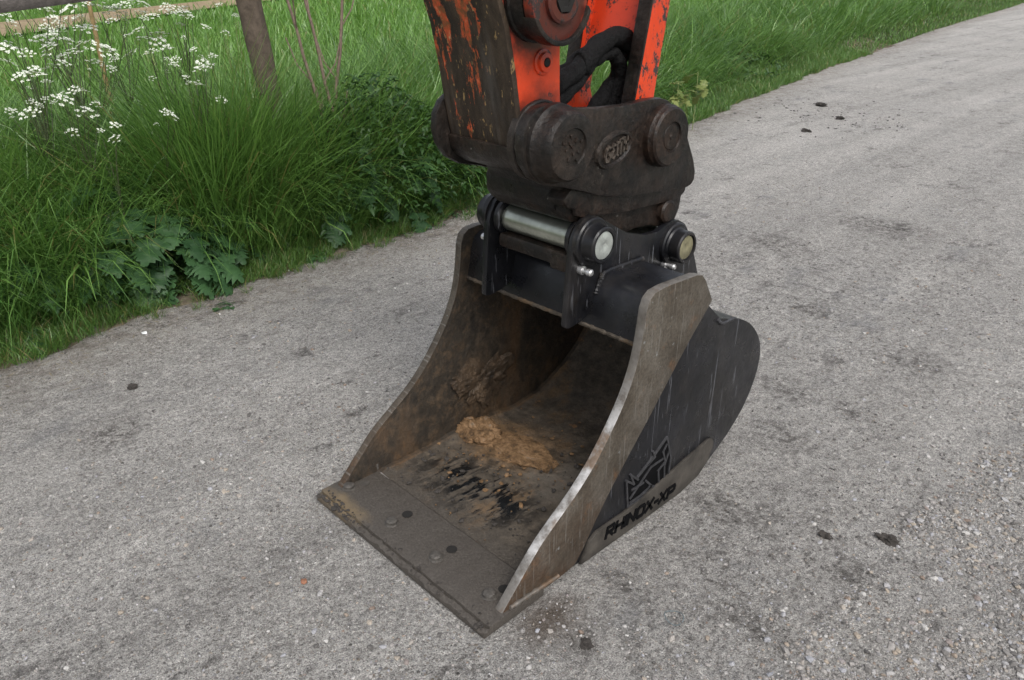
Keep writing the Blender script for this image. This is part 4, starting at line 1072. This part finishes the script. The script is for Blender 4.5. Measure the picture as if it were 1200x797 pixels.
# nettles and bedstraw: a mat of small leaves over the bank, nobody could count them
def leafmat(spots, seed):
    V = []; F = []
    rg = np.random.default_rng(seed)
    for (x, y, rx, ry, h0, h1, n, ls) in spots:
        a = rg.uniform(0, 6.283, n); r = np.sqrt(rg.uniform(0, 1, n)); px = x + rx * r * np.cos(a); py_ = y + ry * r * np.sin(a)
        top = h0 + (h1 - h0) * (1 - r ** 2) * (.75 + .5 * fbm(px * 5, py_ * 5, seed, 3))
        pz = gz(px, py_) + top * (1 - .55 * rg.uniform(0, 1, n) ** 2.2)
        k = seen(px, py_, pz); px, py_, pz, a2 = px[k], py_[k], pz[k], rg.uniform(0, 6.283, k.sum()); n = len(px)
        L = ls * rg.uniform(.6, 1.3, n); W = L * rg.uniform(.36, .55, n); dp = rg.uniform(-.5, .9, n); rl = rg.uniform(-.6, .6, n)
        d = np.stack([np.cos(a2) * np.cos(dp), np.sin(a2) * np.cos(dp), -np.sin(dp)], -1); sd_ = np.stack([-np.sin(a2), np.cos(a2), rl], -1); up = np.cross(d, sd_)
        P = np.stack([px, py_, pz], -1); b = sum(len(v) for v in V)
        prof = ((0, 0, 0), (.25, .42, .10), (.6, .40, .12), (1.0, 0, -.12), (.6, -.40, .12), (.25, -.42, .10), (.45, 0, 0))
        V.append(np.stack([P + d * (L * t)[:, None] + sd_ * (W * q)[:, None] + up * (L * z)[:, None] for t, q, z in prof], 1).reshape(-1, 3))
        i0 = (b + np.arange(n) * 7)[:, None]
        F.append(np.concatenate([i0 + np.array(t) for t in ((0, 6, 1), (1, 6, 2), (2, 6, 3), (3, 6, 4), (4, 6, 5), (5, 6, 0))]))
    return np.concatenate(V), np.concatenate(F)
V, F = leafmat([(-3.05, 1.85, .42, .80, .30, .88, 2900, .055), (-3.2, .55, .35, .7, .25, .55, 1700, .055), (-3.0, .2, .3, .5, .1, .35, 900, .05), (-3.1, -.6, .3, .6, .2, .55, 700, .055),
                (-3.1, 2.6, .35, .5, .15, .5, 800, .055), (-4.9, 6.9, .8, 1.0, .1, .35, 500, .08), (-5.4, 9.5, .9, 1.3, .1, .35, 400, .10)], 5)
props(link('nettle_cover', np_mesh('nettle_cover', V, F, M['nettle']), None), kind='stuff')
V, F = leafmat([(-2.86, .5, .16, .8, .0, .05, 900, .03), (-2.95, 1.9, .2, 1.0, .0, .05, 1000, .03), (-2.8, -.5, .2, .6, .0, .05, 600, .03), (-4.6, 7.3, .35, 1.6, .0, .06, 1600, .045)], 8)
props(link('clover_cover', np_mesh('clover_cover', V, F, M['leaf']), None), kind='stuff')

# ------------------------------------------------------------------ cow parsley
def umbel_mesh(seed, R=.06, n=12):
    rr = random.Random(seed); bm = bmesh.new(); st = []
    for k in range(n):
        a = k * 2.399; f = math.sqrt((k + .5) / n); c = Vector((R * f * math.cos(a), R * f * math.sin(a), -.45 * R * f * f + rr.uniform(-.012, .010)))
        st.append(c)
        for q in range(11):
            a2 = q * 2.399; r2 = .0128 * math.sqrt((q + .5) / 11); p = c + Vector((r2 * math.cos(a2), r2 * math.sin(a2), rr.uniform(-.002, .003)))
            s_ = rr.uniform(.0038, .0062); ax = Matrix.Rotation(rr.uniform(0, 6.28), 3, 'Z') @ Matrix.Rotation(rr.uniform(-.5, .5), 3, 'X')
            vs = [bm.verts.new(p + ax @ Vector((s_ * math.cos(t), s_ * math.sin(t) * .9, .0012 * ((-1) ** j)))) for j, t in enumerate([i * math.pi / 2.5 for i in range(5)])]
            bm.faces.new(vs)
    nf = len(bm.faces)
    for c in st: tube_bm([Vector((0, 0, -.045)), Vector((c.x * .6, c.y * .6, -.02)), c - Vector((0, 0, .002))], .0009, 3, bm)
    me = bpy.data.meshes.new('umbel')
    for i, f in enumerate(bm.faces): f.material_index = 0 if i < nf else 1
    bm.to_mesh(me); bm.free(); me.materials.append(M['petal']); me.materials.append(M['stem_pale']); return me
UM = [umbel_mesh(k, R, n) for k, (R, n) in enumerate(((.06, 9), (.072, 12), (.085, 13), (.055, 8)))]
def px2w(px, py_, D):
    d = r_ * ((px - 600) / 915) + d_ * ((py_ - 398.5) / 915) + f_
    return Vector(CAM) + d * (D / math.hypot(d.x, d.y))
CP = [  # plant: distance, umbels as seen, words
    (4.35, [(135, 145, 1.2), (118, 152, .7)], 'short cow parsley with one round white umbel lowest in the clump'),
    (4.5, [(100, 128, 1.2), (76, 114, 1.25), (62, 118, .7), (112, 120, .8)], 'cow parsley with two large white umbels above the left hogweed'),
    (4.6, [(32, 130, .8), (52, 115, .8), (12, 128, .7), (38, 82, 1.0)], 'low cow parsley with small umbels in tall grass at the left edge'),
    (4.7, [(40, 80, 1.2), (22, 88, .9), (10, 70, .9), (3, 54, 1.2), (30, 60, .8)], 'tall dark stemmed cow parsley at the left picture edge'),
    (4.9, [(15, 24, 1.2), (3, 12, 1.4), (55, 8, 1.0), (12, 50, 1.3)], 'tallest cow parsley reaching under the fence rail at far left'),
    (4.9, [(62, 38, 1.5), (50, 44, 1.2), (78, 44, 1.3), (70, 33, 1.0), (85, 58, .9)], 'cow parsley with a dense row of white umbels left of the stake'),
    (5.0, [(105, 30, 1.2), (95, 48, 1.0), (112, 70, 1.0), (122, 54, 1.2), (75, 72, 1.2), (62, 76, 1.0)], 'cow parsley with many small umbels right in front of the tan stake'),
    (5.1, [(126, 54, 1.2), (145, 20, 1.3), (162, 32, 1.1), (138, 8, 1.2), (118, 4, 1.2)], 'tall cow parsley with dark stems right of the tan stake'),
    (5.1, [(188, 48, 1.3), (185, 36, 1.2), (197, 54, 1.0), (176, 58, .9), (168, 42, 1.0), (164, 12, 1.1)], 'cow parsley with a thick stem and nodding umbels mid clump'),
    (5.3, [(212, 8, 1.4), (200, 12, 1.3), (218, 14, 1.0), (192, 6, 1.2), (180, 16, 1.0)], 'tall cow parsley rising before the dry path'),
    (5.0, [(204, 74, .8), (178, 90, .9), (195, 85, .6)], 'slender cow parsley with single small umbels right of the clump'),
    (4.6, [(235, 72, 1.0), (243, 76, .9), (232, 78, .8), (238, 66, .9), (230, 95, .8)], 'cow parsley with four close umbels left of the fence post'),
    (5.2, [(242, 30, .9)], 'single cow parsley umbel on a long thin pale stalk near the fence post'),
    (5.3, [(256, 4, 1.0), (278, 16, .9)], 'pale stalked cow parsley just left of the fence post top'),
    (4.4, [(204, 134, .9), (196, 130, .5)], 'small cow parsley flower low in the grass below the fence post'),
    (5.6, [(25, 0, 1.3), (45, -6, 1.2), (85, -4, 1.3), (78, 10, 1.3), (100, 2, 1.0)], 'tall cow parsley at the far left under the rail end'),
    (4.4, [(260, 115, .6)], 'tiny cow parsley flower head in dark grass right of the hogweed'),
    (6.0, [(150, 60, 1.0), (90, 18, 1.1), (130, 22, 1.1), (170, 2, 1.2), (60, 20, 1.0)], 'rearmost cow parsley of the white flowering clump'),
]
for i, (D, us_, lb) in enumerate(CP):
    rr = random.Random(100 + i)
    if len(us_) > 1: us_ = us_ + [(u + rr.uniform(-26, 26), v + rr.uniform(-20, 26), q * rr.uniform(.4, .8)) for u, v, q in us_ if rr.random() < .9]
    pts = [px2w(u, v, D + rr.uniform(-.25, .25)) for u, v, _ in us_]
    c = sum(pts, Vector()) / len(pts); low = min(p.z for p in pts)
    bx, by = c.x + rr.uniform(-.12, .12), c.y + rr.uniform(-.12, .12); bz = gzf(bx, by)
    e = empty('cow_parsley', (bx, by, bz), lb, 'wild flower', 'white cow parsley in the left verge')
    fork = Vector((c.x * .7 + bx * .3, c.y * .7 + by * .3, bz + max(.1, (low - bz)) * rr.uniform(.55, .75)))
    bm = tube_bm(spline([Vector((bx, by, bz - .02)), Vector((bx, by, bz)).lerp(fork, .5) + Vector((rr.uniform(-.02, .02), rr.uniform(-.02, .02), 0)), fork], 5), .004, 6, rfun=lambda t: .0068 - .002 * t)
    for p in pts:
        mid = fork.lerp(p, .5) + Vector((rr.uniform(-.02, .02), rr.uniform(-.02, .02), -.02))
        tube_bm(spline([fork, mid, p - Vector((0, 0, .042))], 4), .0024, 5, bm, rfun=lambda t: .003 - .0014 * t)
    finish(bm, 'stem', M['stem_pale'] if i in (12, 13) else M['stem'], e, 60)
    for p, (_, _, sc) in zip(pts, us_):
        o = bpy.data.objects.new('umbel', UM[rr.randrange(4)]); COL.objects.link(o); o.parent = e; o.location = p - Vector((bx, by, bz))
        o.rotation_euler = (rr.uniform(-.45, .45), rr.uniform(-.1, .6), rr.uniform(-1, 1)); o.scale = [sc * rr.uniform(.38, .78)] * 3
    for k in range(3):
        o = bpy.data.objects.new('leaf', HL[k]); COL.objects.link(o); o.parent = e; t = rr.uniform(.25, .7)
        o.location = (fork - Vector((bx, by, bz))) * t; o.rotation_euler = (0, rr.uniform(-.1, .5), rr.uniform(0, 6.28)); o.scale = [rr.uniform(.3, .5)] * 3
# pale seed heads and sprigs in the grass right of the arm
for i, (u, v, D, lb) in enumerate([(795, 96, 7.6, 'pale yellow green weed sprig in grass right of the arm'), (818, 84, 8.3, 'pinkish dry seed head standing in grass right of the arm')]):
    p = px2w(u, v, D); bz = gzf(p.x, p.y); e = empty('weed_sprig', (p.x, p.y, bz), lb, 'weed'); rr = random.Random(i)
    h = max(.15, p.z - bz)
    finish(tube_bm([Vector((p.x, p.y, bz)), Vector((p.x + .01, p.y, bz + h * .6)), Vector((p.x, p.y, bz + h))], .004, 5), 'stem', M['stem_pale'], e)
    for k in range(9):
        o = bpy.data.objects.new('leaf', SPL); COL.objects.link(o); o.parent = e
        o.location = (rr.uniform(-.1, .1), rr.uniform(-.1, .1), h * rr.uniform(.6, 1.05)); o.rotation_euler = (rr.uniform(-.4, .4), rr.uniform(-.2, .6), rr.uniform(0, 6.28)); o.scale = [.42] * 3

# ------------------------------------------------------------------ fence, saplings, stake
fence = empty('wooden_fence', (-3.4, 1.2, .26), 'weathered grey wooden post and rail fence at upper left behind the verge', 'fence')
def post(p, q, r, name):
    pts = [Vector(p).lerp(Vector(q), i / 14) for i in range(15)]; ph = rnd.uniform(0, 6)
    def rf(t): return lambda k: r * (1 + .05 * math.sin(k * 1.9 + ph) + .04 * math.sin(k * .8 + t * 5) + .03 * math.sin(t * 31 + k))
    finish(tube_bm(pts, r, 16, rfun=rf), name, M['wood'], fence, 50)
pb_, pt_ = px2w(309, 80, 5.05), px2w(288, -12, 5.0)
dv = (pt_ - pb_) / (pt_.z - pb_.z)
post(pb_ + dv * (.1 - pb_.z), pb_ + dv * (1.62 - pb_.z), .066, 'post')
ra, rb_ = px2w(0, 4, 4.72), px2w(85, -7, 4.86)
dr = (rb_ - ra).normalized()
pe = ra + dr * -1.12; post(Vector((pe.x - .09, pe.y, .1)), Vector((pe.x - .11, pe.y + .02, 1.5)), .066, 'post')
bm = bmesh.new(); pp = [ra + dr * t for t in (-1.2, 0, .5, 1.05)]
tube_bm(pp, .04, 10, bm, rfun=lambda t: (lambda k: .045 * (1 + .1 * math.sin(k * 2.1)))); finish(bm, 'rail', M['rail'], fence)
for i, (a, b, D, lb) in enumerate([((356, 66), (333, -8), 4.95, 'leftmost of three bare saplings, leaning left beside the fence post'), ((374, 66), (356, -8), 5.0, 'middle bare sapling with a dark forked tip'), ((397, 66), (402, -8), 5.05, 'upright pale bare sapling, nearest the excavator arm')]):
    p, q = px2w(*a, D), px2w(*b, D); g = gzf(p.x, p.y); d3 = (q - p)
    e = empty('bare_sapling', (p.x, p.y, g), lb, 'sapling', 'bare saplings by the fence post'); rr = random.Random(i)
    base = p - d3 * ((p.z - g) / d3.z); top = p + d3 * 2.2
    pts = [base.lerp(top, k / 12) + Vector((rr.uniform(-1, 1), rr.uniform(-1, 1), 0)) * .006 for k in range(13)]
    finish(tube_bm(pts, .01, 7, rfun=lambda t: .013 - .006 * t), 'trunk', M['twig'], e, 60)
    for k in range(4):
        s_ = pts[4 + 2 * k]; a_ = rr.uniform(0, 6.28)
        finish(tube_bm([s_, s_ + Vector((.08 * math.cos(a_), .08 * math.sin(a_), .1)), s_ + Vector((.13 * math.cos(a_), .13 * math.sin(a_), .25))], .004, 5), 'branch', M['twig'], e, 60)
p, q = px2w(113, 44, 5.9), px2w(102, -6, 5.9); g = gzf(p.x, p.y); d3 = q - p
base = p - d3 * ((p.z - g) / d3.z)
props(finish(tube_bm([base.lerp(q, k / 8) for k in range(9)], .02, 8, rfun=lambda t: .016 - .003 * t), 'wooden_stake', M['tan'], None, 50), 'thin tan wooden stake among the white cow parsley', 'stake')

# ------------------------------------------------------------------ loose stones, clods, litter
def pebbles(name, x, y, r, tint, flatness=.6, zf=None, mat=None):
    ico = bmesh.new(); bmesh.ops.create_icosphere(ico, subdivisions=1, radius=1); ico.verts.ensure_lookup_table()
    bv = np.array([v.co[:] for v in ico.verts]); bf = np.array([[v.index for v in f.verts] for f in ico.faces]); ico.free()
    n = len(x); z = zr(x, y) if zf is None else zf(x, y)
    k = seen(x, y, z, 1.12); x, y, z, r, tint = x[k], y[k], z[k], r[k], tint[k]; n = len(x)
    sc = np.stack([rng.uniform(.75, 1.35, n), rng.uniform(.7, 1.1, n), rng.uniform(.45, .8, n) * flatness / .6], -1) * r[:, None]
    V = bv[None] * (1 + rng.uniform(-.24, .24, (n, len(bv), 1))) * sc[:, None, :]
    a = rng.uniform(0, 6.283, n); c, s_ = np.cos(a), np.sin(a); tl = rng.normal(0, .25, n)
    V[..., 2] += V[..., 0] * tl[:, None]
    X = V[..., 0] * c[:, None] - V[..., 1] * s_[:, None]; Y = V[..., 0] * s_[:, None] + V[..., 1] * c[:, None]
    V = np.stack([X + x[:, None], Y + y[:, None], V[..., 2] + (z + r * .08)[:, None]], -1).reshape(-1, 3)
    F = (bf[None] + (np.arange(n) * len(bv))[:, None, None]).reshape(-1, 3)
    me = np_mesh(name, V, F, mat or M['stones'], {'tint': np.repeat(tint, len(bv))}, smooth=False)
    props(link(name, me, None), kind='stuff')
def outside_bucket(x, y): return ~((x > -.83) & (x < .015) & (y > -.015) & (y < 1.0))
n = 110000
x = rng.uniform(-2.9, 2.2, n); y = rng.uniform(-1.4, 5.5, n)
dens = np.clip((fbm(x * 1.5, y * 1.2, 51, 4) - .38) * 3.2, .06, 1)
D = np.hypot(x - 1.1, y + 1)
k = (rng.uniform(0, 1, n) < dens * np.clip(2.2 / D, .25, 1)) & (x > xe(y) - .1) & outside_bucket(x, y)
x, y = x[k], y[k]; n = len(x)
r = .0020 * np.exp(rng.exponential(.38, n)); r = np.clip(r, .0018, .009)
pebbles('grit', x, y, r, rng.uniform(0, 1, n) ** 1.1 * .97)
n = 150; x = np.clip(rng.normal(-.50, .16, n), -.75, -.06); y = np.clip(rng.normal(.58, .14, n), .24, .85)
pebbles('clay_crumbs', x, y, np.clip(.0022 * np.exp(rng.exponential(.5, n)), .0015, .009), rng.uniform(0, 1, n), .5, lambda x, y: 0 * x + .032, M['clay'])
n = 300; x = rng.uniform(-.76, -.05, n); y = np.clip(.24 + .5 * rng.uniform(0, 1, n) ** 1.2, .03, .85)
pebbles('mud_crumbs', x, y, np.clip(.0022 * np.exp(rng.exponential(.5, n)), .002, .010), rng.uniform(0, 1, n), .5, lambda x, y: 0 * x + .033, M['clod'])
n = 150; x = np.where(rng.uniform(0, 1, n) < .55, rng.normal(-.70, .07, n), rng.uniform(-.8, -.01, n)); x = np.clip(x, -.805, -.005); y = np.abs(rng.normal(.012, .012, n)) + .002
pebbles('blade_mud', x, y, np.clip(.003 * np.exp(rng.exponential(.5, n)), .002, .011), rng.uniform(0, 1, n), .5, lambda x, y: .022 + .010 * (y > .022), M['clod'])
# the gravelly strip at the right
n = 62000
y = rng.uniform(-.3, 4.5, n); x = .55 + .03 * y + .5 * np.abs(rng.normal(0, 1, n)) + .25 * rng.normal(0, 1, n) * (rng.uniform(0, 1, n) < .3)
k = (rng.uniform(0, 1, n) < np.clip((fbm(x * 3, y * 3, 8, 3) - .2) * 2.4, 0, 1)) & (x < 3); x, y = x[k], y[k]; n = len(x)
r = np.clip(.0023 * np.exp(rng.exponential(.42, n)), .002, .010)
pebbles('gravel', x, y, r, rng.uniform(0, .97, n) ** 1.15)
# earth crumbs scattered on the track
xs_, ys_, rs_ = [], [], []
for (cx_, cy_, sp, m_, rr_) in [(.45, 1.25, .10, 40, .006), (.30, .95, .15, 60, .006), (.20, 1.55, .2, 70, .006), (.55, .85, .12, 60, .007), (-2.75, 7.7, .5, 120, .014), (.33, .33, .10, 45, .007), (-.4, 2.6, .4, 120, .006), (-.1, 3.2, .5, 120, .007), (.62, 1.6, .2, 70, .006), (-1.5, .6, .5, 80, .006), (-1.0, -.3, .4, 60, .006)]:
    xs_.append(rng.normal(cx_, sp, m_)); ys_.append(rng.normal(cy_, sp, m_)); rs_.append(rr_ * rng.uniform(.3, 1.1, m_))
yy = rng.uniform(-1.3, 7, 900); xs_.append(xe(yy) + .02 + rng.exponential(.14, 900)); ys_.append(yy); rs_.append(rng.uniform(.0015, .006, 900))
x, y, r = map(np.concatenate, (xs_, ys_, rs_)); k = outside_bucket(x, y)
pebbles('earth_crumbs', x[k], y[k], r[k], np.zeros(k.sum()))
def zrf(x, y): return float(zr(np.array([x]), np.array([y]))[0])
CL = [(.572, 1.136, .019, 'dark mud clod lying alone on the track right of the bucket'), (-3.143, 8.258, .048, 'larger upright mud clod on the far track beyond the hitch'), (-2.553, 6.729, .032, 'flat dark mud clod nearest the hitch on the far track'),
      (-2.62, 7.62, .034, 'long thin mud clod right of the others on the far track'), (.198, .175, .013, 'dark mud clod on the track near the front corner of the bucket'), (.43, 1.02, .014, 'small dark mud clod left of the lone mud clod'),
      (-1.98, -.15, .016, 'dark elongated clod on the left part of the track')]
for i, (x, y, r, lb) in enumerate(CL):
    lump('mud_clod', (x, y, zrf(x, y) + r * .25), (r * 1.25, r * .95, r * .6), 20 + i, M['clod'], lb, 'clod', 4, .85, -r * .35, 'mud clods on the track')
lump('brick_pebble', (-.506, -.229, zrf(-.506, -.229) + .005), (.011, .009, .007), 40, M['brick'], 'small reddish brick pebble on the track before the blade', 'pebble', 2, .3)
lump('white_pebble', (.98, 1.42, zrf(.98, 1.42) + .006), (.013, .011, .008), 43, M['white'], 'smooth white pebble among gravel at the right edge', 'pebble', 2, .15)
bm = tube_bm([Vector((.303 + .026 * math.cos(a), .411 + .024 * math.sin(a), .012 + .004 * math.sin(a * 2))) for a in [k * 2 * math.pi / 30 for k in range(30)]], .0013, 6)
props(finish(bm, 'wire_ring', M['wire'], None, 60), 'small bent wire ring lying on the track', 'ring')
leaf_ = leafy_plant('wilted_leaf', (-2.50, .50, .012), 5, .055, .014, 'wilted dark green leaf sprig on the track by the verge', 'leaf', None, .38, (), 71)
for ch in leaf_.children: ch.data = ch.data
bm = bmesh.new()
vs = [bm.verts.new((-2.458 + a, .086 + b, zrf(-2.458, .086) + .004 + c)) for a, b, c in ((-.018, -.008, 0), (.012, -.012, .004), (.02, .006, .002), (.002, .012, .008), (-.014, .008, .003))]
f = bm.faces.new(vs); ex = bmesh.ops.extrude_face_region(bm, geom=[f])
for v in ex['geom']:
    if isinstance(v, bmesh.types.BMVert): v.co.z += .0015
props(finish(bm, 'paper_scrap', M['white'], None), 'tiny white scrap on the track edge below the hogweed', 'scrap')
